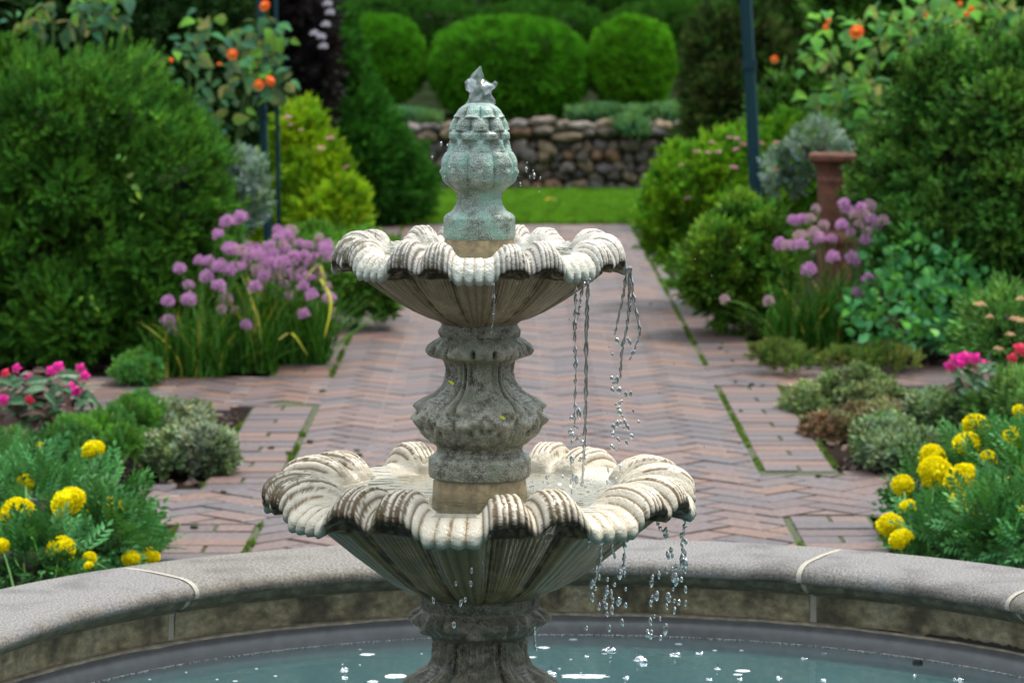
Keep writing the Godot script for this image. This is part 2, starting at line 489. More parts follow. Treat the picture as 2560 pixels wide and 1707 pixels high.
func make_bowl(R: float, r_in: float, yw: float, crest: float, drop: float, th0: float, under: Array, post_r: float, upper: bool) -> ArrayMesh:
	var nu := 720
	var P := PackedVector3Array()
	var C := PackedColorArray()
	var S := PackedFloat32Array(); var WL := PackedFloat32Array(); var WC := PackedFloat32Array(); var WD := PackedFloat32Array(); var GR := PackedFloat32Array(); var SN := PackedFloat32Array(); var CS := PackedFloat32Array(); var VR := PackedFloat32Array()
	for i in nu:
		var th := TAU * i / nu
		var wob := 0.012 * coarse.get_noise_2d(cos(th) * 120 + (300 if upper else 0), sin(th) * 120)
		var s := sector(th + wob, 8, th0)
		var a := absf(s)
		var l := 1.0 - smoothstep(0.125, 0.295, a)
		var dp := smoothstep(0.405, 0.5, a) * 0.78
		S.append(s); WL.append(l); WD.append(dp); WC.append(maxf(0.0, 1.0 - l - dp))
		var psi := a / 0.0925 if a < 0.185 else 2.0 + (a - 0.185) / 0.0394
		GR.append(absf(sin(PI * psi)))
		SN.append(sin(th)); CS.append(cos(th))
		VR.append(1.0 + 0.18 * coarse.get_noise_2d(floorf((th - th0) / TAU * 8 * 2) * 77.0, 5.0))
	var cream := Color(0.76, 0.68, 0.55) if not upper else Color(0.74, 0.69, 0.61)
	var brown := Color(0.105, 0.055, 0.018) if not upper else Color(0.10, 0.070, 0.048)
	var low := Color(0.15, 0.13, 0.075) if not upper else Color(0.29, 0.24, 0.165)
	var dark_brown := Color(0.034, 0.026, 0.015)  # near-black brown, denser at crest edges, under the overhang and in grooves
	# floor under the water
	var rows := 0
	for j in 5:
		var t := j / 4.0
		var r := lerpf(post_r, r_in - 0.006, t)
		var y := yw - (0.055 if not upper else 0.035) * (1.0 - t * t) - 0.008
		for i in nu:
			P.append(Vector3(r * SN[i], y, r * CS[i]))
			C.append(Color(0.30, 0.265, 0.165))
		rows += 1
	# rim
	var nt := 56
	var edge := PackedVector2Array()
	edge.resize(nu)
	for j in nt:
		var t := float(j) / (nt - 1)
		var fade := smoothstep(0.08, 0.4, t)
		for i in nu:
			var l := WL[i]; var c := WC[i]; var d := WD[i]
			var hc := crest * VR[i]
			var xc := r_in + (R - r_in) * (0.5 - 0.5 * cos(PI * t))
			var yc := yw - 0.008 + (hc + 0.008) * sin(PI * t * 0.93) - drop * (0.5 if upper else 0.1) * t * t * t
			var xl := r_in + (R * 0.99 - r_in) * sin(PI * 0.5 * pow(t, 0.9))
			var yl := yw - 0.004 + 0.0075 * sin(PI * minf(t * 1.5, 1.0)) - drop * 1.12 * pow(clampf((t - 0.22) / 0.78, 0.0, 1.0), 2.0)
			var xd := r_in + (R * 0.975 - r_in) * (0.5 - 0.5 * cos(PI * t * 0.97))
			var yd := yw - 0.008 + hc * 0.42 * sin(PI * t * 0.9) - drop * 0.9 * t * t * t
			var r := xl * l + xc * c + xd * d
			var y := yl * l + yc * c + yd * d
			var amp := (0.0036 * c + 0.006 * l * smoothstep(0.2, 0.55, t) + 0.003 * d) * fade * (R / 0.45)
			var nr := -cos(PI * t) * c + (0.25 + 0.6 * t) * l
			var ny := sin(PI * t) * c + (1.0 - 0.4 * t) * l + 0.6 * d
			var g := GR[i]
			var p := Vector3(r * SN[i], y, r * CS[i])
			var rough := 0.0016 * noise.get_noise_3d(p.x * 260, p.y * 260, p.z * 260)
			r += nr * (amp * (g - 0.5) + rough)
			y += ny * (amp * (g - 0.5) + rough)
			if t > 0.9:
				r += (t - 0.9) * 10.0 * (0.005 * l + 0.002) * (g - 0.6)
				y -= (t - 0.9) * 10.0 * (0.0055 * l + 0.002) * (g - 0.6)
			p = Vector3(r * SN[i], y, r * CS[i])
			P.append(p)
			if j == nt - 1: edge[i] = Vector2(r, y)
			var n1 := noise.get_noise_3d(p.x * 130, p.y * 130, p.z * 130) * 0.5 + 0.5
			var n2 := coarse.get_noise_3d(p.x * 160 + 40, p.y * 160, p.z * 160) * 0.5 + 0.5
			var n3 := noise.get_noise_3d(p.x * 700 + 9, p.y * 700, p.z * 700) * 0.5 + 0.5
			var left := clampf(0.5 - 0.62 * p.x / R, 0, 1)
			var dirt := 1.15 * pow(1.0 - g, 1.2) * fade + 0.30 * n1 + 0.40 * n2 + 0.80 * n3 + 0.46 * left * (c + 0.4 * d) + (0.12 if upper else 0.30) * smoothstep(0.45, 1.0, t) * c - 0.30 * l - 0.47
			var k := smoothstep(0.80, 1.08, dirt) * (0.92 if not upper else 0.82)
			var col := cream * (0.80 + 0.22 * n2 + 0.18 * n3)
			col = col.lerp(brown, k)
			col = col.lerp(Color(0.10, 0.10, 0.03), clampf(smoothstep(0.55, 0.75, n2) * 0.55 * c * left, 0, 1))
			col = col.lerp(Color(0.40, 0.28, 0.14), 0.55 * l * pow(1.0 - g, 1.5) * fade)
			var algae := smoothstep(0.78 if not upper else 0.45, 1.0, t + 0.15 * (n1 - 0.5)) * l
			col = col.lerp(Color(0.20, 0.25, 0.20) if not upper else Color(0.42, 0.50, 0.43), algae * (0.65 if not upper else 0.6))
			col = col.lerp(dark_brown, smoothstep(0.94, 1.0, t) * (0.35 if upper else 0.6) * (c + d))
			C.append(Color(col.r, col.g, col.b))
		rows += 1
	# edge and overhang
	var u0: Vector2 = under[0]
	var nb := 16
	for j in nb:
		var t := float(j + 1) / nb
		for i in nu:
			var e := edge[i]
			var goal := Vector2(u0.x + 0.012 * WL[i], u0.y + 0.004 * WC[i])
			var s := clampf((t - 0.18) / 0.82, 0, 1)
			var q := e + Vector2(-0.004, -0.011) * minf(t / 0.18, 1.0) if t < 0.18 else (e + Vector2(-0.006, -0.011)).lerp(goal, s)
			q.y += (0.022 * WC[i] + 0.006 * WL[i]) * sin(PI * s) * (R / 0.45)
			var p := Vector3(q.x * SN[i], q.y, q.x * CS[i])
			var n1 := noise.get_noise_3d(p.x * 150, p.y * 150, p.z * 150) * 0.5 + 0.5
			P.append(p)
			var col := low.lerp(dark_brown, smoothstep(0.35, 0.7, n1 + 0.25 * WC[i]))
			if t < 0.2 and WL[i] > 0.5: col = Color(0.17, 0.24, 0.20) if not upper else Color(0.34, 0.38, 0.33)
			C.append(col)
		rows += 1
	# body under the rim
	var pr := resample(under, 40, 1)
	for j in range(1, 40):
		var t := j / 39.0
		for i in nu:
			var r: float = pr[j].x + 0.012 * WL[i] * (1.0 - t)
			var y: float = pr[j].y + 0.004 * WC[i] * maxf(0.0, 1.0 - t * 4.0)
			var a := absf(S[i])
			r += (0.013 * (WL[i] - 0.5) - 0.006 * bell(a - 0.245, 0.035) - 0.004 * bell(0.5 - a, 0.03) + 0.0042 * (GR[i] - 0.5) + 0.004 * bell(a - 0.37, 0.05)) * pow(1.0 - t, 0.6) * (R / 0.45)
			var p := Vector3(r * SN[i], y, r * CS[i])
			var n1 := noise.get_noise_3d(p.x * 110, p.y * 70, p.z * 110) * 0.5 + 0.5
			var n3 := noise.get_noise_3d(p.x * 420, p.y * 420, p.z * 420) * 0.5 + 0.5
			var n2 := coarse.get_noise_3d(p.x * 150, p.y * 60, p.z * 150) * 0.5 + 0.5
			r += 0.0016 * (n3 - 0.5)
			P.append(Vector3(r * SN[i], y, r * CS[i]))
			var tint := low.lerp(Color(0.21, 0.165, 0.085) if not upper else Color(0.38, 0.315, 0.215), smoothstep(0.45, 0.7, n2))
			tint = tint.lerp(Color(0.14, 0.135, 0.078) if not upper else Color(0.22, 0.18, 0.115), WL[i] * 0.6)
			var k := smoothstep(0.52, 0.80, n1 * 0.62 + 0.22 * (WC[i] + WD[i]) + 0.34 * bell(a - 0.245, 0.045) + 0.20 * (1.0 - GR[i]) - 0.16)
			tint = tint.lerp(dark_brown, k * 0.85)
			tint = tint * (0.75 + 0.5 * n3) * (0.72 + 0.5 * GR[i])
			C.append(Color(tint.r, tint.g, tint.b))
		rows += 1
	return grid(nu, rows, true, P, C)

# a carved, turned piece: blobs are [panel position, height, width, height width, depth]
func carved(profile: Array, fold: int, th0: float, blobs: Array, ribs: Array, tiers: Array, rough: float, nu: int, nv: int, dark: Color, light: Color, tip: Color) -> ArrayMesh:
	var pr := resample(profile, nv, 2)
	var P := PackedVector3Array()
	var C := PackedColorArray()
	for j in nv:
		var y: float = pr[j].y
		var live := []
		for b in blobs:
			if absf(y - b[1]) < b[3] * 2.3: live.append(b)
		var row := []
		for b in tiers:
			var dy: float = (y - b[1]) / b[2]
			if absf(dy) < 1.0: row.append([b[0], b[3] * (sqrt(1.0 - dy * dy) if b[2] > 0.03 else 1.15 * pow((1.0 - dy) / 2.0, 0.6) * smoothstep(-1.0, -0.7, dy))])
		var rib := []
		for b in ribs:
			var k := smoothstep(b[2], b[2] + 0.012, y) * (1.0 - smoothstep(b[3] - 0.012, b[3], y))
			if k > 0.0: rib.append([b[0], b[1], b[4] * k])
		for i in nu:
			var th := TAU * i / nu
			var s := sector(th, fold, th0)
			var r: float = pr[j].x
			var d := 0.0
			for b in live:
				var w: float = bell((s - b[0]) / b[2], 1.0)
				if b[0] != 0.0: w += bell((s + b[0]) / b[2], 1.0)
				var dy: float = (y - b[1]) / b[3]
				d += 1.8 * b[4] * w * exp(-dy * dy)
			for b in row:
				d += b[1] * (pow(absf(cos(PI * (s - b[0]))), 0.6) - 0.45)
			for b in rib:
				d += b[2] * (bell((absf(s) - b[0]) / b[1], 1.0))
			var x := r * sin(th)
			var z := r * cos(th)
			var n1 := noise.get_noise_3d(x * 190, y * 190, z * 190)
			var n2 := noise.get_noise_3d(x * 1300, y * 1300, z * 1300)
			var n3 := coarse.get_noise_3d(x * 130, y * 130, z * 130)
			d += rough * (n1 + 0.35 * n2)
			r += d
			P.append(Vector3(r * sin(th), y, r * cos(th)))
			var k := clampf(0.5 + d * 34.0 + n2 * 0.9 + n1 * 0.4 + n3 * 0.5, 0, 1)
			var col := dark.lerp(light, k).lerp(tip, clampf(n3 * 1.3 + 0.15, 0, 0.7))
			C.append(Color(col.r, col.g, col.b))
	return grid(nu, nv, true, P, C)

func water_disc(radius: float, inner: float, y: float, th0: float, amp: float, rings: Array, base := Vector3.ZERO) -> ArrayMesh:
	var nu := 240
	var nv := 60
	var P := PackedVector3Array()
	for j in nv:
		for i in nu:
			var th := TAU * i / nu
			var l := 1.0 - smoothstep(0.16, 0.25, absf(sector(th, 8, th0))) if th0 > -90.0 else 1.0
			var r := lerpf(inner, radius * (1.0 if th0 < -90.0 else 0.97 + 0.0 * l), float(j) / (nv - 1))
			var p := Vector3(r * sin(th), 0, r * cos(th)) + base
			var h := amp * (noise.get_noise_2d(p.x * 60, p.z * 110) + 0.3 * noise.get_noise_2d(p.x * 190 + 70, p.z * 300))
			for g in rings:
				var dd := Vector2(p.x - g.x, p.z - g.z).length()
				h += g.y * sin(dd * 230.0) * exp(-dd * 11.0) * 1.4 * (0.6 + 0.8 * noise.get_noise_2d(p.x * 90, p.z * 90))
			P.append(Vector3(p.x, y + h, p.z))
	return grid(nu, nv, true, P)

func make_fountain() -> void:
	var f := thing("tiered_fountain", "two tiered stone fountain with scalloped shell bowls and mossy pineapple finial", "fountain")
	var k := 0.000893
	# pedestal in the pool
	var green := Color(0.14, 0.15, 0.11)
	var black := Color(0.045, 0.042, 0.03)
	var ped := [Vector2(138.0 * k, 0.528), Vector2(135.2 * k, 0.52), Vector2(139.8 * k, 0.513), Vector2(138.9 * k, 0.497), Vector2(133.4 * k, 0.491), Vector2(136.2 * k, 0.485), Vector2(143.5 * k, 0.476), Vector2(144.4 * k, 0.461), Vector2(134.3 * k, 0.442), Vector2(112.2 * k, 0.432), Vector2(103.0 * k, 0.421), Vector2(101.2 * k, 0.401), Vector2(104.0 * k, 0.382), Vector2(114.1 * k, 0.364), Vector2(138.0 * k, 0.344), Vector2(158.2 * k, 0.329), Vector2(170.2 * k, 0.29), Vector2(174.8 * k, 0.25), Vector2(165.6 * k, 0.21), Vector2(138.0 * k, 0.19), Vector2(138.0 * k, 0.17), Vector2(174.8 * k, 0.15), Vector2(179.4 * k, 0.10), Vector2(179.4 * k, 0.02)]
	var pb := [[0.0, 0.40, 0.05, 0.018, 0.006], [0.22, 0.467, 0.10, 0.014, 0.010], [0.42, 0.47, 0.06, 0.016, 0.012], [0.0, 0.447, 0.10, 0.010, 0.009], [0.12, 0.392, 0.07, 0.012, 0.007], [0.12, 0.419, 0.035, 0.020, 0.005], [0.26, 0.347, 0.07, 0.018, 0.012], [0.0, 0.336, 0.12, 0.016, 0.006], [0.40, 0.335, 0.05, 0.018, 0.012], [0.25, 0.25, 0.1, 0.02, 0.012]]
	for q in 7: pb.append([0.08, 0.369 - q * 0.006, 0.13, 0.0016, 0.0022])
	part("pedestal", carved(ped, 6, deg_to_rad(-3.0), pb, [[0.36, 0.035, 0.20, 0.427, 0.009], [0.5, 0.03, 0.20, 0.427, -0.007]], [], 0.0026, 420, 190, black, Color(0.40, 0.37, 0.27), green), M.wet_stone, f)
	# lower bowl
	var under_low := [Vector2(0.355, 0.688), Vector2(0.335, 0.670), Vector2(0.300, 0.640), Vector2(0.250, 0.596), Vector2(0.200, 0.556), Vector2(0.156, 0.530), Vector2(0.128, 0.521), Vector2(0.120, 0.515)]
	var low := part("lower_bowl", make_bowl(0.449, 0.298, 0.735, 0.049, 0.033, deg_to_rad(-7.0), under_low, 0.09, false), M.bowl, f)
	low.set_meta("label", "larger scalloped bowl with brown lichen on its left curls")
	part("inner_post", lathe([Vector2(0.094, 0.768), Vector2(0.098, 0.74), Vector2(0.099, 0.67)], 64, 8), M.tan_post, f)
	# baluster between the bowls
	var bal := [Vector2(86 * k, 1.10), Vector2(86 * k, 1.082), Vector2(88 * k, 1.075), Vector2(93 * k, 1.071), Vector2(95 * k, 1.064), Vector2(93 * k, 1.057), Vector2(89 * k, 1.054), Vector2(97 * k, 1.05), Vector2(107 * k, 1.041), Vector2(109 * k, 1.032), Vector2(103 * k, 1.017), Vector2(84 * k, 1.008), Vector2(74 * k, 1.001), Vector2(72 * k, 0.985), Vector2(73 * k, 0.968), Vector2(82 * k, 0.952), Vector2(100 * k, 0.937), Vector2(121 * k, 0.927), Vector2(134 * k, 0.91), Vector2(139 * k, 0.892), Vector2(138 * k, 0.87), Vector2(127 * k, 0.849), Vector2(113 * k, 0.836), Vector2(101 * k, 0.829), Vector2(98 * k, 0.821), Vector2(100 * k, 0.814), Vector2(113 * k, 0.807), Vector2(118 * k, 0.8), Vector2(119 * k, 0.778), Vector2(116 * k, 0.765), Vector2(108 * k, 0.761)]
	var bb := [[0.14, 1.019, 0.09, 0.011, 0.006], [0.34, 1.024, 0.09, 0.014, 0.009], [0.22, 1.024, 0.04, 0.008, -0.012], [0.0, 1.03, 0.06, 0.014, 0.006], [0.5, 1.03, 0.06, 0.018, 0.006], [0.10, 0.97, 0.05, 0.007, 0.005], [0.0, 0.965, 0.03, 0.006, 0.004], [0.0, 0.91, 0.10, 0.009, 0.007], [0.15, 0.891, 0.07, 0.012, 0.008], [0.0, 0.883, 0.05, 0.014, 0.007], [0.28, 0.885, 0.06, 0.016, 0.009], [0.13, 0.863, 0.09, 0.010, 0.0040], [0.06, 0.87, 0.04, 0.006, -0.005], [0.24, 0.865, 0.04, 0.008, -0.006], [0.33, 0.858, 0.06, 0.012, 0.0045], [0.0, 0.843, 0.10, 0.007, 0.0025], [0.40, 0.914, 0.07, 0.013, 0.008], [0.38, 0.883, 0.08, 0.012, 0.007], [0.08, 0.899, 0.04, 0.006, 0.005], [0.20, 0.908, 0.05, 0.008, 0.005], [0.5, 0.862, 0.06, 0.016, 0.0040], [0.5, 0.899, 0.05, 0.010, 0.008]]
	for q in 6: bb.append([0.0, 0.948 - q * 0.0056, 0.20, 0.0014, 0.0016])
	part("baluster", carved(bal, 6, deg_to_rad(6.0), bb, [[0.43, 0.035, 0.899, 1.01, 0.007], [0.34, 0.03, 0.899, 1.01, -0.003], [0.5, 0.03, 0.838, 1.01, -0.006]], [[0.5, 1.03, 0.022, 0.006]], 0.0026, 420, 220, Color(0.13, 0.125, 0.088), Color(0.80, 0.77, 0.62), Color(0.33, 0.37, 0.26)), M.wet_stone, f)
	# upper bowl
	var under_up := [Vector2(0.240, 1.190), Vector2(0.225, 1.176), Vector2(0.200, 1.156), Vector2(0.165, 1.130), Vector2(0.130, 1.107), Vector2(0.100, 1.092), Vector2(0.083, 1.087), Vector2(0.079, 1.082)]
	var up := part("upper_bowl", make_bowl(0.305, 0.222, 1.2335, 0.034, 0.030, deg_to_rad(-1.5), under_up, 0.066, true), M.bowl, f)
	up.set_meta("label", "smaller whitish scalloped bowl spilling water on one side")
	part("inner_post", lathe([Vector2(0.070, 1.268), Vector2(0.074, 1.236), Vector2(0.076, 1.19)], 56, 8), M.tan_post, f)
	# finial
	var fin := [Vector2(2 * k, 1.535), Vector2(26 * k, 1.534), Vector2(37 * k, 1.529), Vector2(45 * k, 1.521), Vector2(48 * k, 1.512), Vector2(54 * k, 1.505), Vector2(59 * k, 1.492), Vector2(60 * k, 1.482), Vector2(64 * k, 1.476), Vector2(68 * k, 1.473), Vector2(66 * k, 1.464), Vector2(61 * k, 1.451), Vector2(66 * k, 1.442), Vector2(75 * k, 1.43), Vector2(83 * k, 1.412), Vector2(85 * k, 1.394), Vector2(80 * k, 1.376), Vector2(66 * k, 1.362), Vector2(57 * k, 1.355), Vector2(53 * k, 1.348), Vector2(51 * k, 1.339), Vector2(54 * k, 1.326), Vector2(62 * k, 1.315), Vector2(76 * k, 1.307), Vector2(82 * k, 1.301), Vector2(83 * k, 1.29), Vector2(83 * k, 1.264), Vector2(81 * k, 1.257), Vector2(70 * k, 1.255)]
	var fb := [[0.0, 1.396, 0.20, 0.016, -0.0045], [0.0, 1.394, 0.10, 0.008, 0.0035], [0.0, 1.451, 0.15, 0.008, 0.003]]
	var ft := [[0.5, 1.517, 0.0135, 0.014], [0.0, 1.493, 0.0165, 0.015], [0.5, 1.47, 0.011, 0.011], [0.0, 1.449, 0.013, 0.008], [0.0, 1.401, 0.038, 0.014]]
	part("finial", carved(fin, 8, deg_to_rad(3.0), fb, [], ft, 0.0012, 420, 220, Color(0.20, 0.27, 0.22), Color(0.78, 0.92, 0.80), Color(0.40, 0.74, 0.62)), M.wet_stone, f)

func make_basin() -> void:
	var c := Vector3(0.2, 0, 0.02)
	var b := thing("fountain_basin", "round low basin wall of pale grey rounded coping stones around the fountain", "basin", c)
	var coping := [Vector2(1.36, 0.300), Vector2(1.592, 0.300), Vector2(1.594, 0.366), Vector2(1.588, 0.374), Vector2(1.575, 0.378), Vector2(1.45, 0.379), Vector2(1.345, 0.378), Vector2(1.315, 0.374), Vector2(1.295, 0.366), Vector2(1.283, 0.354), Vector2(1.280, 0.342), Vector2(1.286, 0.333), Vector2(1.298, 0.331), Vector2(1.318, 0.330)]
	var under := [Vector2(1.318, 0.3305), Vector2(1.322, 0.318), Vector2(1.332, 0.308), Vector2(1.350, 0.302), Vector2(1.362, 0.2995), Vector2(1.368, 0.292)]
	var joints := [-180.0 + 10.0, -143.0, -110.0, -77.7, -43.14, -8.5, 26.04, 52.3, 86.0, 120.0, 155.0, 190.0]
	for i in joints.size() - 1:
		var a := PI - deg_to_rad(joints[i + 1]) + 0.0045
		var z := PI - deg_to_rad(joints[i]) - 0.0045
		part("coping_stone", lathe(coping, 150, 64, 1, 0.0022, a, z, 1.0), [M.coping, M.coping_warm, M.coping][i % 3], b)
		part("moulding", lathe(under, 48, 14, 1, 0.001, a, z), M.moulding, b)
		var mp := []
		for q in coping: mp.append(q + (Vector2(-0.002, 0.002) if q.x < 1.55 else Vector2(0, -0.001)))
		part("mortar_joint", lathe(mp + [Vector2(1.322, 0.316), Vector2(1.349, 0.301), Vector2(1.36, 0.30)], 4, 70, 1, 0.0015, z - 0.0005, z + 0.0095), M.mortar, b)
		part("wall_stone", lathe([Vector2(1.368, 0.298), Vector2(1.380, 0.289), Vector2(1.385, 0.222)], 120, 24, 0, 0.002, a + 0.002, z - 0.002, 2.0), M.basin_wall, b)
		part("wall_joint", lathe([Vector2(1.372, 0.295), Vector2(1.384, 0.288), Vector2(1.3865, 0.222)], 4, 8, 0, 0.001, z - 0.0025, z + 0.0115), M.mortar, b)
	part("outer_wall", lathe([Vector2(1.54, 0.302), Vector2(1.54, -0.05)], 160, 4), M.basin_wall, b)
	part("ledge", lathe([Vector2(1.386, 0.224), Vector2(1.374, 0.222), Vector2(1.371, 0.217), Vector2(1.372, 0.212)], 200, 8, 1, 0.004), M.ledge, b)
	part("liner", lathe([Vector2(1.373, 0.2165), Vector2(1.360, 0.212), Vector2(1.350, 0.196), Vector2(1.344, 0.172), Vector2(1.330, 0.12), Vector2(1.29, 0.07), Vector2(1.20, 0.045)], 200, 24, 2), M.liner, b)
	part("pool_floor", lathe([Vector2(1.335, 0.140), Vector2(1.285, 0.078), Vector2(1.2, 0.052), Vector2(0.6, 0.045), Vector2(0.02, 0.045)], 120, 16), M.pool, b)
	# a near-black strip paints the shade of the open gap under the wall on one side
	var P := PackedVector3Array()
	var n := 70
	for j in 2:
		for i in n:
			var t := float(i) / (n - 1)
			var th := PI - deg_to_rad(lerpf(31.0, 62.0, t))
			var w := 0.011 * smoothstep(0.0, 0.45, t) * (0.55 + 0.9 * absf(coarse.get_noise_1d(t * 900))) * (0.0 if t > 0.16 and t < 0.26 else 1.0)
			var y := 0.2225 + (w if j == 0 else 0.0)
			var r := 1.3805 - (0.003 if j == 0 else 0.0075)
			P.append(Vector3(r * sin(th), y, r * cos(th)))
	part("crack_shade", grid(n, 2, false, P), M.gap_shade_and_cap, b)
	# water
	var rings := [Vector3(0.31, 0.0022, -1.13), Vector3(0.40, 0.0022, -0.95), Vector3(0.55, 0.0020, -1.0), Vector3(0.10, 0.0017, -0.9), Vector3(-0.2, 0.0017, -1.0), Vector3(0.75, 0.0014, -0.9)]
	structure("water", water_disc(1.344, 0.02, 0.172, -99.0, 0.0006, rings, c), M.sheet, "teal rippled pool water inside the basin")
	structure("water", water_disc(0.418, 0.09, 0.7395, deg_to_rad(-7.0), 0.0005, [Vector3(0.20, 0.004, 0.0), Vector3(0.28, 0.004, 0.03), Vector3(0.24, 0.0042, -0.14)]), M.clear_sheet, "shallow water standing in the lower bowl")
	structure("water", water_disc(0.283, 0.066, 1.2365, deg_to_rad(-1.5), 0.0006, [Vector3(0.09, 0.002, 0.02), Vector3(-0.09, 0.002, 0.02)]), M.clear_sheet, "shallow water standing in the upper bowl")
	# a line of scum where the pool meets the liner
	var TC := [[], PackedColorArray()]
	for i in 1500:
		var th := PI + rnd(-1.25, 1.25)
		var r := 1.3425 - absf(rng.randfn()) * 0.004
		TC[0].append(Transform3D(Basis.from_scale(Vector3.ONE * rnd(0.0010, 0.0026)), c + Vector3(r * sin(th), 0.1735, r * cos(th))))
		TC[1].append(Color(1, 1, 1) * rnd(0.25, 0.55))
	var sc := multi("foam", blob_mesh(Vector3(1, 0.6, 1), 6, 4, 0), tinted(surface(Color.WHITE, 0.4)), self, TC)
	sc.set_meta("label", "thin line of pale foam where the pool meets its liner")

# ---------- the brick walk ----------
func make_walk() -> void:
	var walk := structure("brick_path", null, null, "herringbone brick path with mossy joints behind the fountain")
	var bed := PlaneMesh.new()
	bed.size = Vector2(2.34, 17.6)
	bed.subdivide_depth = 2
	part("joint_bed", bed, M.joint_bed, walk, Vector3(0.115, -0.007, -10.15))
	for q in [[2.5, 0.86, 2.5, -8.52], [2.5, 1.05, 2.5, -4.86], [-2.45, 1.16, -2.5, -7.92], [-2.45, 0.92, -2.5, -4.60]]:
		var pm := PlaneMesh.new()
		pm.size = Vector2(2.9, q[1])
		part("joint_bed", pm, M.joint_bed, walk, Vector3(q[0] + (0.2 if q[0] > 0 else -0.2), -0.0075, q[3]))
	var field := [rect(-0.765, 0.985, -19.0, -1.5), rect(0.985, 4.0, -8.93, -8.12), rect(0.985, 4.0, -5.29, -4.36), rect(-4.0, -0.765, -8.48, -7.37), rect(-4.0, -0.765, -4.94, -4.16)]
	var pieces := []
	var L := 0.245
	var W := L / 2.0
	var gap := 0.006
	for i in range(-140, 141):
		for j in range(-140, 141):
			var k := posmod(i - j, 4)
			if k != 0 and k != 3: continue
			var a0 := i * W
			var b0 := j * W
			var a1 := a0 + (L if k == 0 else W)
			var b1 := b0 + (W if k == 0 else L)
			var mid := rot((a0 + a1) / 2, (b0 + b1) / 2) + Vector2(0.11, -10.0)
			if mid.x < -4.2 or mid.x > 4.2 or mid.y < -19.3 or mid.y > -1.3: continue
			var poly := PackedVector2Array()
			for q in [[a0 + gap, b0 + gap], [a1 - gap, b0 + gap], [a1 - gap, b1 - gap], [a0 + gap, b1 - gap]]:
				poly.append(rot(q[0], q[1]) + Vector2(0.11, -10.0) + Vector2(rnd(-1, 1), rnd(-1, 1)) * 0.0018)
			var inside := 0
			for p in poly:
				for f in field:
					if Geometry2D.is_point_in_polygon(p, f):
						inside += 1
						break
			if inside == 4: pieces.append(poly)
			elif inside > 0:
				for f in field:
					for cut in Geometry2D.intersect_polygons(poly, f):
						if cut.size() >= 3 and absf((cut[1] - cut[0]).cross(cut[2] - cut[0])) > 0.0008: pieces.append(cut)
	for s in [[1.012, 1.272, -8.09, -5.30], [1.012, 1.272, -4.33, -2.2], [1.012, 1.272, -18.98, -8.96], [-1.045, -0.792, -7.34, -4.95], [-1.045, -0.792, -4.13, -2.2], [-1.045, -0.792, -18.98, -8.51]]:
		var z: float = s[2]
		var n := 0
		while z + 0.138 < s[3] + 0.03:
			var w: float = s[1] - s[0]
			var cuts := [0.0, 1.0] if n % 3 == 1 else ([0.0, 0.5, 1.0] if n % 3 == 0 else [0.0, 1.0])
			for q in cuts.size() - 1:
				pieces.append(rect(s[0] + w * cuts[q] + (gap if q else 0.0), s[0] + w * cuts[q + 1] - (gap if q + 2 < cuts.size() else 0.0), z + gap + rnd(-0.001, 0.001), z + 0.140 - gap))
			z += 0.1415
			n += 1
	for s in [[1.29, 4.0, -5.40], [-4.0, -1.06, -5.06], [-4.0, -1.06, -7.35]]:
		var x: float = s[0]
		while x < s[1] - 0.13:
			pieces.append(rect(x + 0.008, x + 0.122, s[2] + 0.003, s[2] + 0.096))
			x += 0.13
	pieces.sort_custom(func(a, b): return near(a) < near(b))
	var st := SurfaceTool.new()
	st.begin(Mesh.PRIMITIVE_TRIANGLES)
	var singles := 0
	for poly in pieces:
		var c := Vector2.ZERO
		for p in poly: c += p / poly.size()
		var y := rnd(-0.0022, 0.0018)
		var tone: int = rng.randi() % M.bricks.size()
		if singles < 300 and c.y < -3.55 and absf(c.x) < 2.0:
			singles += 1
			var s1 := SurfaceTool.new()
			s1.begin(Mesh.PRIMITIVE_TRIANGLES)
			var moved := PackedVector2Array()
			for p in poly: moved.append(p - c)
			add_paver(s1, moved, y, Color.WHITE)
			s1.generate_normals()
			var o := part("brick", s1.commit(), M.bricks[tone], walk, Vector3(c.x, 0, c.y))
			o.rotation = Vector3(rnd(-0.008, 0.008), 0, rnd(-0.008, 0.008))
		else:
			var t: Vector3 = M.brick_tones[tone] * rnd(0.92, 1.08)
			add_paver(st, poly, y, Color(t.x, t.y, t.z))
	st.generate_normals()
	part("brick_paving", st.commit(), M.brick_joined, walk).set_meta("kind", "stuff")
	# moss tufts in the long joints
	var TC := [[], PackedColorArray()]
	for i in 5200:
		var x: float = [0.998, -0.779, 1.281, -1.053][rng.randi() % 4] + rng.randfn() * 0.005
		var z := rnd(-18.9, -3.2)
		if coarse.get_noise_2d(x * 30, z * 12) < -0.12: continue
		if z > -8.95 and z < -8.1 and x > 0: continue
		if z > -5.4 and z < -4.35 and x > 0: continue
		if z > -8.5 and z < -7.35 and x < 0: continue
		if z > -5.05 and z < -4.15 and x < 0: continue
		TC[0].append(Transform3D(Basis(Vector3.UP, rnd(0, TAU)) * Basis.from_scale(Vector3(1, rnd(0.5, 1.3), 1) * rnd(0.7, 1.3)), Vector3(x, -0.008, z)))
		TC[1].append(Color(0.10, 0.17, 0.025) * rnd(0.5, 1.2))
	for i in 6500:
		var p: PackedVector2Array = pieces[rng.randi() % pieces.size()]
		var e := rng.randi() % p.size()
		var q := p[e].lerp(p[(e + 1) % p.size()], rng.randf())
		if coarse.get_noise_2d(q.x * 14, q.y * 14) < 0.02: continue
		TC[0].append(Transform3D(Basis(Vector3.UP, rnd(0, TAU)) * Basis.from_scale(Vector3(0.6, rnd(0.3, 0.55), 0.6)), Vector3(q.x, -0.008, q.y)))
		TC[1].append(Color(0.10, 0.16, 0.03) * rnd(0.5, 1.1))
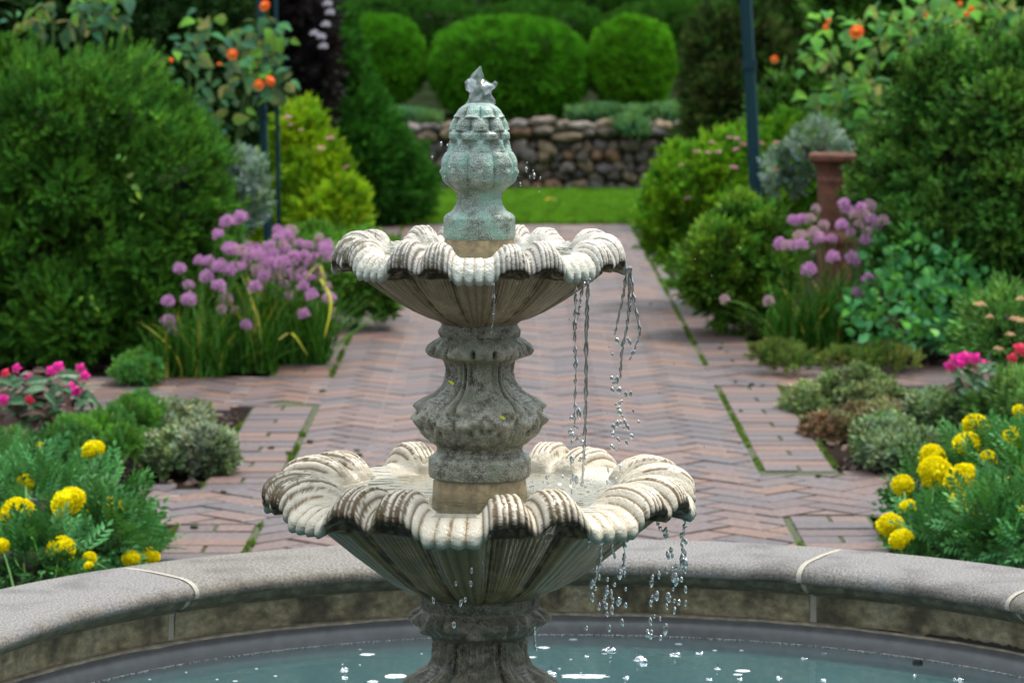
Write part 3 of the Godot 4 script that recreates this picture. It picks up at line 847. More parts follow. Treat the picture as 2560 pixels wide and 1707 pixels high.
	var moss := multi("moss", diamond_sprig(9, 0.004, 0.016, 0.006, 1.0), M.leaf, self, TC)
	moss.set_meta("label", "green moss growing in the joints of the brick path")

func near(p: PackedVector2Array) -> float:
	return Vector2(p[0].x - 0.07, p[0].y - 6.75).length() + absf(p[0].x) * 0.2

# ---------- background ----------
func make_ground() -> void:
	var pm := PlaneMesh.new()
	pm.size = Vector2(60, 33.6)
	structure("ground", pm, M.soil, "dark brown soil of the flower beds").position = Vector3(0, -0.022, -6.5)
	var lawn := PlaneMesh.new()
	lawn.size = Vector2(14, 4.5)
	structure("lawn", lawn, M.lawn, "bright green lawn strip before the stone wall").position = Vector3(0.3, -0.006, -21.2)
	var TC := [[], PackedColorArray()]
	for i in 26000:
		var p := Vector3(rnd(-1.6, 2.2), -0.006, rnd(-23.3, -18.95))
		TC[0].append(Transform3D(Basis(Vector3.UP, rnd(0, TAU)) * Basis.from_scale(Vector3.ONE * rnd(0.7, 1.3)), p))
		TC[1].append(Color(0.12, 0.27, 0.018) * (1.0 + 0.5 * coarse.get_noise_2d(p.x * 40, p.z * 40) + rnd(-0.25, 0.25)))
	multi("grass", diamond_sprig(7, 0.004, 0.05, 0.008, 0.55), M.leaf, self, TC).set_meta("label", "short grass blades of the lawn before the stone wall")
	var P := PackedVector3Array()
	var zs := [-23.45, -24.0, -26.5, -29.0, -33.0, -40.0, -70.0]
	var ys := [0.60, 0.60, 0.62, 0.72, 0.95, 1.3, 1.5]
	for j in zs.size():
		for i in 33: P.append(Vector3(-30 + i * 60.0 / 32, ys[j], zs[j]))
	structure("terrain", grid(33, zs.size(), false, P, PackedColorArray(), true), M.terrain, "planted terrace rising behind the stone wall")

func make_wall() -> void:
	var w := thing("stone_wall", "low retaining wall of rounded brown and grey fieldstones behind the lawn", "wall", Vector3(0.3, 0, -23.35))
	var bm := BoxMesh.new()
	bm.size = Vector3(5.2, 0.56, 0.3)
	part("backing", bm, surface(srgb(0.045, 0.036, 0.028), 0.95), w, Vector3(0, 0.27, -0.17))
	var shapes := []
	for k in 6: shapes.append(blob_mesh(Vector3(0.5, 0.5, 0.5), 9, 6, 0.55, 3.4, k + 3.0))
	var y := 0.04
	var row := 0
	while y < 0.60:
		var h := rnd(0.085, 0.11) if y < 0.48 else 0.085
		var x := -1.75 + rnd(0, 0.1)
		while x < 1.85:
			var wd := rnd(0.075, 0.19) if y < 0.5 else rnd(0.14, 0.26)
			var o := part("stone", shapes[rng.randi() % 6], M.stones[rng.randi() % M.stones.size()], w, Vector3(x + wd / 2, y + rnd(-0.016, 0.016) + (rnd(-0.01, 0.05) if y > 0.5 else 0.0), rnd(-0.03, 0.03)))
			o.scale = Vector3(wd * rnd(0.95, 1.15), h * rnd(1.0, 1.3), 0.16)
			o.rotation = Vector3(rnd(-0.2, 0.2), rnd(-0.3, 0.3), rnd(-0.9, 0.9) if y < 0.5 else rnd(-0.08, 0.08))
			x += wd
		y += h * 0.92
		row += 1

func make_shrubs() -> void:
	var yew := diamond_sprig(24, 0.085, 0.028, 0.009, 0.95)
	var yew_fine := diamond_sprig(16, 0.06, 0.024, 0.008, 0.8)
	var box := diamond_sprig(16, 0.085, 0.034, 0.020, 1.0)
	var small := diamond_sprig(10, 0.05, 0.03, 0.014, 0.9)
	var broad := sprig(7, 0.07, 0.06, 0.026, "lance", 0.9, 2)
	var feather := diamond_sprig(22, 0.06, 0.028, 0.007, 0.8)
	var tiny := diamond_sprig(9, 0.035, 0.021, 0.013, 1.1)
	leaf_shapes = {"broad": broad, "small": small, "feather": feather, "tiny": tiny, "box": box}
	var big := shrub("yew_shrub", "big dark clipped yew beside the purple alliums, lighter along its top", "shrub", Vector3(-2.024, -0.068, -9.35), [[Vector3(-2.134, 0.677, -9.45), Vector3(0.546, 0.739, 0.62), 4.0], [Vector3(-1.6, 0.523, -9.35), Vector3(0.234, 0.564, 0.42), 2.4]], yew, 20000, Vector2(0.45, 0.95), Color(0.050, 0.155, 0.021), {"lumps": 60, "mat": M.needle, "vary": 0.7, "depth": 0.64, "rough": 0.2, "core": 0.7, "col2": Color(0.080, 0.21, 0.02)})
	leaves_on(big, "sprout_leaf", [leaf_mesh(0.05, 0.028, "lance", 0.3, 0.3)], [leafy(0.75, 0.4, srgb(0.17, 0.30, 0.03), false), leafy(0.75, 0.4, srgb(0.10, 0.24, 0.05), false)], [Vector3(-1.926, 0.335, -8.708), Vector3(-1.948, 0.29, -8.711), Vector3(-1.901, 0.308, -8.669), Vector3(-1.962, 0.355, -8.718), Vector3(-1.722, 0.88, -8.69), Vector3(-1.747, 0.921, -8.694), Vector3(-1.702, 0.85, -8.684), Vector3(-1.735, 0.817, -8.72), Vector3(-1.66, 0.749, -8.661), Vector3(-1.768, 1.025, -8.66), Vector3(-1.743, 1.012, -8.705), Vector3(-1.919, 0.364, -8.707)], Vector2(0.6, 1.1))
	shrub("boxwood_shrub", "big rounded olive green shrub leaning over the terracotta urn", "shrub", Vector3(2.49, -0.002, -9.75), [[Vector3(2.5, 0.767, -9.75), Vector3(0.589, 0.709, 0.6), 2.3], [Vector3(2.164, 0.766, -9.95), Vector3(0.247, 0.287, 0.35), 2.2]], box, 15000, Vector2(0.42, 0.9), Color(0.048, 0.145, 0.024), {"lumps": 55, "vary": 0.8, "depth": 0.66, "rough": 0.16, "core": 0.68, "col2": Color(0.085, 0.19, 0.028)})
	shrub("yew_cone", "dark sloping clipped yew standing before the end of the stone wall", "shrub", Vector3(-1.228, -0.02, -19.25), [[Vector3(-1.261, 0.307, -19.25), Vector3(0.585, 0.378, 0.6), 2.3], [Vector3(-1.362, 0.719, -19.25), Vector3(0.395, 0.447, 0.5), 2.2], [Vector3(-1.445, 1.198, -19.25), Vector3(0.258, 0.395, 0.4), 2.1]], yew, 13000, Vector2(0.9, 1.6), Color(0.040, 0.15, 0.016), {"lumps": 30, "mat": M.needle, "vary": 0.7, "rough": 0.16})
	shrub("yew_shrub", "dark shaggy yew behind the leaning metal post", "shrub", Vector3(1.836, 0.135, -19.25), [[Vector3(1.864, 1.028, -19.25), Vector3(0.361, 0.791, 0.6), 2.4], [Vector3(1.8, 0.445, -19.25), Vector3(0.481, 0.413, 0.5), 2.2], [Vector3(2.405, 1.054, -19.55), Vector3(0.447, 0.894, 0.6), 2.4]], yew, 13000, Vector2(0.9, 1.6), Color(0.045, 0.12, 0.020), {"lumps": 30, "mat": M.needle, "vary": 0.8, "col2": Color(0.06, 0.075, 0.02)})
	var g := "clipped mounds on the terrace"
	var lit := {"mat": M.needle, "vary": 0.55, "group": g, "ground": 0.5, "rough": 0.045, "depth": 0.9, "core": 0.9, "up": 0.2}
	shrub("topiary_mound", "widest clipped dome shrub on the terrace, behind the finial", "topiary", Vector3(0.041, 0.626, -25.75), [[Vector3(0.041, 1.071, -25.75), Vector3(0.731, 0.464, 0.72), 2.6]], yew_fine, 12000, Vector2(0.7, 1.2), Color(0.075, 0.25, 0.012), lit)
	shrub("topiary_mound", "smaller clipped dome shrub beside the dark yew cone", "topiary", Vector3(-1.203, 0.72, -25.75), [[Vector3(-1.209, 1.156, -25.75), Vector3(0.387, 0.395, 0.42), 2.3]], yew_fine, 6000, Vector2(0.7, 1.2), Color(0.080, 0.26, 0.012), lit)
	shrub("topiary_mound", "smaller clipped dome shrub above the wall's bare stone end", "topiary", Vector3(1.243, 0.656, -25.75), [[Vector3(1.245, 1.122, -25.75), Vector3(0.387, 0.413, 0.42), 2.3]], yew_fine, 6000, Vector2(0.7, 1.2), Color(0.10, 0.29, 0.012), lit)
	var hd := {"mat": M.needle, "vary": 0.55, "ground": 0.6, "rough": 0.05, "depth": 0.9, "core": 0.9, "up": 0.2}
	shrub("clipped_hedge", "clipped hedge rising behind the smaller dome near the yew cone", "hedge", Vector3(-1.352, 0.977, -32.25), [[Vector3(-1.248, 1.259, -32.25), Vector3(0.98, 0.438, 0.8), 3.0]], yew_fine, 9000, Vector2(1.0, 1.6), Color(0.0346, 0.1152, 0.0121), hd)
	shrub("clipped_hedge", "clipped hedge rising behind the widest dome", "hedge", Vector3(0.348, 0.967, -32.75), [[Vector3(0.348, 1.226, -32.75), Vector3(0.862, 0.418, 0.8), 2.8]], yew_fine, 8000, Vector2(1.0, 1.6), Color(0.0403, 0.1296, 0.0121), hd)
	shrub("clipped_hedge", "long clipped hedge rising behind the dome above the wall's end", "hedge", Vector3(2.093, 0.874, -32.25), [[Vector3(2.091, 1.182, -32.25), Vector3(0.954, 0.475, 0.8), 3.0]], yew_fine, 9000, Vector2(1.0, 1.6), Color(0.0403, 0.1267, 0.0121), hd)
	shrub("clipped_hedge", "tallest hedge along the top of the terrace", "hedge", Vector3(0.209, 0.859, -38.25), [[Vector3(-1.863, 1.626, -38.25), Vector3(1.964, 0.357, 0.9), 3.0], [Vector3(1.707, 1.655, -38.75), Vector3(2.142, 0.333, 0.9), 3.0]], yew_fine, 12000, Vector2(1.3, 2.0), Color(0.0403, 0.1325, 0.0121), hd)
	# trees closing the view
	var k := 0
	for q in [[-9.0, -46.0, 3.4, 5.0], [-3.5, -52.0, 3.8, 6.0], [2.6, -53.0, 3.6, 6.5], [8.5, -47.0, 3.6, 5.4]]:
		var base := Vector3(q[0], 1.3, q[1])
		var t := shrub("evergreen_tree", ["dark evergreen tree far behind the sunlit vines", "dark evergreen tree behind the terrace hedge, over the yew cone", "dark evergreen tree behind the terrace hedge, over the widest dome", "dark evergreen tree far behind the leaning metal post"][k], "tree", base, [[base + Vector3(0, q[3] * 0.5, 0), Vector3(q[2], q[3] * 0.55, 2.0), 2.4]], broad, 6000, Vector2(2.5, 4.5), Color(0.028, 0.07, 0.018), {"group": "evergreens behind the terrace", "ground": 1.2})
		part("trunk", tube([Vector3.ZERO, Vector3(0, q[3] * 0.6, 0)], [0.22, 0.12], 8), M.bark, t)
		k += 1
	# dark growth behind the vines on both sides
	shrub("dark_shrub", "dark mixed shrubbery behind the orange flowered vine and big yew", "shrub", Vector3(-2.841, 0.262, -15.75), [[Vector3(-2.678, 1.39, -15.75), Vector3(1.012, 0.774, 0.5), 2.6], [Vector3(-1.927, 0.746, -16.25), Vector3(0.426, 0.548, 0.4), 2.4]], broad, 7000, Vector2(0.8, 1.5), Color(0.030, 0.075, 0.018), {"vary": 0.9, "depth": 0.7})
	shrub("leafy_shrub", "loose leafy shrubbery behind the orange flowers and big rounded shrub", "shrub", Vector3(2.905, 0.295, -15.25), [[Vector3(2.977, 1.427, -15.25), Vector3(0.844, 0.786, 0.5), 2.6], [Vector3(2.16, 0.768, -15.75), Vector3(0.436, 0.407, 0.35), 2.4]], broad, 8000, Vector2(0.8, 1.5), Color(0.045, 0.12, 0.022), {"vary": 0.9, "depth": 0.7, "col2": Color(0.07, 0.18, 0.02)})
	var mt := shrub("maroon_tree", "small tree with nearly black maroon leaves behind the metal posts", "tree", Vector3(-1.844, 0.099, -17.25), [[Vector3(-1.47, 1.335, -17.25), Vector3(0.254, 0.587, 0.3), 2.2], [Vector3(-1.721, 1.555, -17.25), Vector3(0.222, 0.349, 0.3), 2.2]], broad, 1500, Vector2(0.7, 1.3), Color(0.018, 0.014, 0.016), {"vary": 0.8, "depth": 0.4, "core": 0.55})
	part("trunk", tube(curve_points([Vector3.ZERO, Vector3(-1.857, 0.481, -17.25) - mt.position, Vector3(-1.822, 0.861, -17.25) - mt.position, Vector3(-1.692, 1.24, -17.25) - mt.position], 10), [0.06, 0.058, 0.055, 0.052, 0.05, 0.048, 0.045, 0.04, 0.036, 0.03], 8), M.bark, mt)
	var lilac := floret_ball(0.035, 24, Color(0.55, 0.50, 0.66), Color(0.72, 0.70, 0.78), 0.0)
	for p in [Vector3(-1.255, 1.56, -16.719), Vector3(-1.279, 1.475, -16.58), Vector3(-1.221, 1.646, -16.664), Vector3(-1.269, 1.407, -16.623), Vector3(-1.335, 1.498, -16.696), Vector3(-1.236, 1.707, -16.608), Vector3(-1.362, 0.866, -16.715)]:
		part("flower_cluster", lilac, M.petal, mt, p - mt.position)
	part("trunk", tube(curve_points([Vector3(0.2, 0, 0), Vector3(-1.644, 0.481, -17.25) - mt.position, Vector3(-1.631, 0.925, -17.25) - mt.position, Vector3(-1.501, 1.367, -17.25) - mt.position], 10), [0.035, 0.034, 0.033, 0.03, 0.03, 0.028, 0.026, 0.024, 0.02, 0.02], 8), M.bark, mt)
	# bright spirea on both sides
	var l := shrub("spirea_shrub", "yellow green spirea with a few pink flower heads before the dark cone", "shrub", Vector3(-1.113, 0.149, -12.75), [[Vector3(-1.187, 0.692, -12.75), Vector3(0.134, 0.348, 0.22), 2.0], [Vector3(-1.047, 0.524, -12.55), Vector3(0.153, 0.255, 0.25), 2.0], [Vector3(-0.96, 0.41, -12.35), Vector3(0.139, 0.189, 0.22), 2.0], [Vector3(-1.299, 0.492, -13.05), Vector3(0.118, 0.314, 0.22), 2.0]], feather, 5200, Vector2(0.8, 1.7), Color(0.30, 0.44, 0.014), {"vary": 0.4, "up": 0.9, "rough": 0.25, "lumps": 26, "lump": Vector2(0.06, 0.12), "col2": Color(0.16, 0.32, 0.016)})
	pink_heads(l, [Vector3(-0.99, 0.945, -12.26), Vector3(-1.038, 0.888, -12.294), Vector3(-0.892, 0.78, -12.286), Vector3(-1.156, 0.993, -12.297), Vector3(-1.212, 1.025, -12.31), Vector3(-1.163, 0.561, -12.363), Vector3(-0.984, 0.945, -12.364), Vector3(-1.241, 1.063, -12.449)])
	var r := shrub("spirea_shrub", "bright green spirea topped with pink flower heads around the leaning post", "shrub", Vector3(1.363, 0.139, -12.25), [[Vector3(1.234, 0.543, -12.25), Vector3(0.289, 0.314, 0.35), 2.2], [Vector3(1.601, 0.657, -12.45), Vector3(0.229, 0.241, 0.3), 2.1], [Vector3(1.008, 0.543, -12.25), Vector3(0.113, 0.214, 0.25), 2.1]], feather, 7000, Vector2(0.8, 1.6), Color(0.09, 0.25, 0.020), {"vary": 0.5, "up": 0.9, "rough": 0.22, "lumps": 34, "lump": Vector2(0.07, 0.13), "col2": Color(0.21, 0.40, 0.02)})
	pink_heads(r, [Vector3(1.303, 0.964, -11.952), Vector3(1.335, 0.965, -11.809), Vector3(1.482, 0.93, -11.954), Vector3(1.106, 0.893, -11.764), Vector3(1.171, 0.89, -11.753), Vector3(1.234, 0.887, -11.899), Vector3(1.328, 0.906, -11.764), Vector3(1.558, 0.937, -11.813), Vector3(1.553, 0.786, -11.849), Vector3(1.282, 0.712, -11.991), Vector3(1.517, 0.717, -11.91), Vector3(1.182, 0.646, -11.981), Vector3(1.077, 0.742, -11.906), Vector3(1.317, 0.803, -11.771), Vector3(1.06, 0.627, -11.808), Vector3(1.375, 0.928, -11.91), Vector3(1.194, 0.945, -11.805), Vector3(1.022, 0.819, -11.766)])
	shrub("green_shrub", "dense mid green shrub at the path edge below the pink spirea", "shrub", Vector3(1.249, 0.052, -10.55), [[Vector3(1.247, 0.329, -10.55), Vector3(0.263, 0.24, 0.32), 2.3]], broad, 2200, Vector2(0.45, 0.9), Color(0.050, 0.150, 0.018), {"lumps": 20, "lump": Vector2(0.07, 0.12), "vary": 0.8, "col2": Color(0.12, 0.22, 0.02)})
	shrub("green_shrub", "low leafy perennial between the alliums and the upper bowl", "shrub", Vector3(-0.719, 0.081, -10.85), [[Vector3(-0.718, 0.269, -10.85), Vector3(0.175, 0.186, 0.28), 2.2], [Vector3(-1.022, 0.319, -11.25), Vector3(0.202, 0.143, 0.25), 2.2]], broad, 2000, Vector2(0.45, 0.9), Color(0.10, 0.24, 0.03), {"vary": 0.6})
	# silver plants
	for q in [[Vector3(-1.372, 0.474, -10.45), [[Vector3(-1.369, 0.748, -10.45), Vector3(0.132, 0.25, 0.2), 2.2], [Vector3(-1.48, 0.788, -10.55), Vector3(0.103, 0.16, 0.2), 2.2]], "silvery white leaved plant rising behind the purple alliums", 1100], [Vector3(1.766, 0.303, -11.45), [[Vector3(1.748, 0.919, -11.45), Vector3(0.193, 0.132, 0.2), 2.2], [Vector3(1.593, 0.786, -11.45), Vector3(0.108, 0.144, 0.15), 2.2]], "silvery leaved plant spilling from behind the terracotta urn", 420]]:
		shrub("silver_plant", q[2], "plant", q[0], q[1], small, q[3], Vector2(0.6, 1.1), Color(0.28, 0.37, 0.33), {"vary": 0.5, "up": 0.5, "col2": Color(0.10, 0.18, 0.10), "rough": 0.25, "depth": 0.5, "core": 0.4})
	# low growth in the beds
	mat_plant("ground_cover", "mounded feathery green plant in front of the magenta impatiens", Vector3(-1.454, 0, -5.354), [[Vector3(-1.562, 0.134, -5.15), Vector3(0.111, 0.079, 0.2)], [Vector3(-1.439, 0.176, -5.25), Vector3(0.119, 0.111, 0.2)], [Vector3(-1.387, 0.166, -5.85), Vector3(0.075, 0.092, 0.2)]], feather, 2400, Vector2(0.5, 0.95), Color(0.10, 0.25, 0.03), Color(0.07, 0.19, 0.05))
	mat_plant("ground_cover", "low grey pink variegated ground cover at the bed's mossy corner", Vector3(-1.139, 0, -5.354), [[Vector3(-1.137, 0.09, -5.35), Vector3(0.168, 0.088, 0.25)], [Vector3(-1.276, 0.102, -6.15), Vector3(0.119, 0.068, 0.22)]], tiny, 3000, Vector2(0.8, 1.5), Color(0.22, 0.25, 0.17), Color(0.13, 0.19, 0.08))
	mat_plant("ground_cover", "tall fluffy thyme at the back of the bed beyond the border bricks", Vector3(1.514, 0, -7.099), [[Vector3(1.51, 0.094, -7.25), Vector3(0.176, 0.093, 0.22)], [Vector3(1.343, 0.019, -7.25), Vector3(0.074, 0.083, 0.18)]], tiny, 2600, Vector2(0.8, 1.6), Color(0.12, 0.18, 0.06), Color(0.18, 0.22, 0.10))
	mat_plant("ground_cover", "reddish green creeping mat in the middle of the bed", Vector3(1.512, 0, -6.398), [[Vector3(1.501, 0.042, -6.55), Vector3(0.193, 0.079, 0.3)]], tiny, 2600, Vector2(0.8, 1.5), Color(0.17, 0.19, 0.09), Color(0.14, 0.075, 0.045))
	mat_plant("ground_cover", "grey green creeping mat next to the yellow marigolds", Vector3(1.627, 0, -5.763), [[Vector3(1.611, 0.099, -5.65), Vector3(0.197, 0.09, 0.3)], [Vector3(1.841, 0.142, -6.25), Vector3(0.189, 0.086, 0.25)]], tiny, 3600, Vector2(0.8, 1.6), Color(0.16, 0.22, 0.12), Color(0.11, 0.18, 0.07))
	mat_plant("ground_cover", "sprawling green filler plant behind the marigolds at the picture's edge", Vector3(2.07, 0, -6.266), [[Vector3(2.003, 0.242, -5.85), Vector3(0.15, 0.183, 0.3)]], small, 1500, Vector2(0.5, 1.0), Color(0.09, 0.2, 0.05), Color(0.13, 0.24, 0.06))
	mat_plant("ground_cover", "trailing blue green filler plant below the magenta impatiens", Vector3(-1.793, 0, -5.297), [[Vector3(-1.768, 0.117, -5.15), Vector3(0.11, 0.071, 0.25)]], small, 800, Vector2(0.5, 1.0), Color(0.07, 0.17, 0.06), Color(0.10, 0.2, 0.05))
	mat_plant("ground_cover", "blue green terrace ground cover spilling over the wall beside the widest dome", Vector3(1.148, 0.645, -24.25), [[Vector3(1.025, 0.677, -24.25), Vector3(0.389, 0.074, 0.5)], [Vector3(1.638, 0.706, -24.25), Vector3(0.328, 0.074, 0.5)], [Vector3(1.113, 0.621, -23.25), Vector3(0.159, 0.087, 0.2)]], small, 3000, Vector2(0.8, 1.4), Color(0.085, 0.20, 0.085), Color(0.12, 0.24, 0.07), 0.4)
	mat_plant("ground_cover", "blue green terrace ground cover beside the dark cone", Vector3(-0.899, 0.645, -24.25), [[Vector3(-0.858, 0.653, -24.25), Vector3(0.246, 0.066, 0.5)]], small, 1200, Vector2(0.8, 1.4), Color(0.085, 0.20, 0.10), Color(0.12, 0.24, 0.07), 0.4)
	mat_plant("ground_cover", "ragged low weeds along the far allium bed's brick edge", Vector3(1.385, 0, -9.128), [[Vector3(1.345, 0.094, -8.65), Vector3(0.122, 0.051, 0.2)], [Vector3(1.755, 0.083, -8.65), Vector3(0.244, 0.037, 0.15)]], small, 700, Vector2(0.4, 0.8), Color(0.09, 0.17, 0.03), Color(0.14, 0.17, 0.04))
	mat_plant("ground_cover", "leafy seedlings at the foot of the big dark yew", Vector3(-1.599, 0, -8.215), [[Vector3(-1.622, 0.066, -8.25), Vector3(0.099, 0.06, 0.15)]], small, 500, Vector2(0.6, 1.1), Color(0.06, 0.2, 0.05), Color(0.1, 0.24, 0.04))

func ragged(blobs: Array, k: int, ground: float) -> Array:
	var out := []
	for b in blobs:
		var h: Vector3 = b[1]
		for i in k:
			var d := Vector3(rnd(-1, 1), 0, rnd(-1, 1))
			var s := rnd(0.30, 0.5)
			var c: Vector3 = b[0] + Vector3(d.x * h.x * 0.75, 0, d.z * h.z * 0.75)
			var top := h.y * 0.9 * (1.0 - 0.45 * d.length_squared()) * rnd(0.55, 1.0)
			out.append([Vector3(c.x, b[0].y - h.y * 0.5 + top * 0.4, c.z), Vector3(h.x * s, maxf(top, 0.03), maxf(h.z * s, 0.06)), 2.2])
	return out

func mat_plant(called: String, label: String, base: Vector3, blobs: Array, mesh: Mesh, n: int, size: Vector2, col: Color, col2: Color, ground := -0.02) -> void:
	shrub(called, label, "plant", base, ragged(blobs, 7, ground), mesh, n, size, col, {"col2": col2, "vary": 0.45, "up": 0.9, "rough": 0.3, "depth": 0.5, "core": 0.0, "ground": ground})

func pink_heads(t: Node3D, pts: Array) -> void:
	var m := floret_ball(0.03, 40, Color(0.62, 0.24, 0.36), Color(0.75, 0.46, 0.50), 0.2)
	for p in pts:
		var o := part("flower_head", m, M.petal, t, p - t.position)
		o.scale = Vector3(1, 0.6, 1) * rnd(0.55, 0.95)
		o.rotation = Vector3(rnd(-0.3, 0.5), rnd(0, 6), rnd(-0.3, 0.3))

# a round head of small starry florets
func floret_ball(r: float, n: int, a: Color, b: Color, under := -0.8) -> ArrayMesh:
	var V := PackedVector3Array()
	var I := PackedInt32Array()
	var C := PackedColorArray()
	for k in n:
		var h := 1.0 - (k + 0.5) / n * (1.0 - under)
		var th := k * 2.39996
		var s := sqrt(1.0 - h * h)
		var d := Vector3(s * cos(th), h, s * sin(th))
		var x := d.cross(Vector3(0.3, 0.9, 0.2)).normalized()
		var T := Basis(x, d, x.cross(d))
		var tint := a.lerp(b, rng.randf())
		var fl := rnd(0.72, 1.15)
		for q in 5:
			var turn := T * Basis(Vector3.UP, q * TAU / 5 + k) * Basis(Vector3.RIGHT, 0.75)
			var at := V.size()
			var L := r * 0.36
			var q0 := r * fl
			V.append(d * q0 * 0.75); V.append(d * q0 * 0.8 + turn * Vector3(-L * 0.22, L * 0.5, 0)); V.append(d * q0 * 0.78 + turn * Vector3(0, L, 0)); V.append(d * q0 * 0.8 + turn * Vector3(L * 0.22, L * 0.5, 0))
			for w in 4: C.append(tint * (1.0 if w else 0.6))
			I.append_array(PackedInt32Array([at, at + 1, at + 2, at, at + 2, at + 3]))
	return raw(V, I, C)

func allium_clump(label: String, base: Vector3, heads: Array, spread: float, leaf_n: int, height: float, lean := Vector3.ZERO) -> Node3D:
	var t := thing("allium_plant", label, "allium", base, "purple alliums along the path")
	var fresh := floret_ball(0.042, 50, Color(0.50, 0.20, 0.50), Color(0.68, 0.38, 0.64), -0.5)
	var pale := floret_ball(0.040, 40, Color(0.46, 0.24, 0.40), Color(0.56, 0.42, 0.40), -0.5)
	var stalk := leafy(0.5, 0.0, srgb(0.09, 0.2, 0.04), false)
	for h in heads:
		var root := Vector3(rnd(-1, 1) * spread, 0, rnd(-0.7, 0.7) * spread)
		var top: Vector3 = h - base
		var mid := root.lerp(top, 0.5) + Vector3(0, 0.08, 0)
		var s := part("flower_stalk", tube(curve_points([root, mid, top], 7), [0.0035, 0.0034, 0.0032, 0.003, 0.003, 0.0028, 0.0026], 5), stalk, t)
		var o := part("flower_head", fresh if rng.randf() < 0.7 else pale, M.petal, s, top)
		o.scale = Vector3.ONE * rnd(0.6, 0.9)
		o.rotation = Vector3(rnd(-0.5, 0.5), rnd(0, 6), rnd(-0.5, 0.5))
	var V := PackedVector3Array()
	var I := PackedInt32Array()
	var C := PackedColorArray()
	for k in leaf_n:
		var th := rnd(0, TAU)
		var at := Vector3(rnd(-1, 1) * spread * 1.1, 0, rnd(-0.8, 0.8) * spread)
		var b := Basis(Vector3.UP, th) * Basis(Vector3.RIGHT, rnd(0.02, 0.7))
		var old := rng.randf() < 0.05
		add_leaf(V, I, Transform3D(b, at), height * rnd(0.45, 0.95), rnd(0.010, 0.017), "strap", 0.3, rnd(-0.7, 0.9) if not old else 0.9, 6, C, (Color(0.040, 0.125, 0.016) * rnd(0.6, 1.4)) if not old else Color(0.34, 0.32, 0.04))
	part("leaves", raw(V, I, C), M.leaf, t).set_meta("kind", "stuff")
	return t

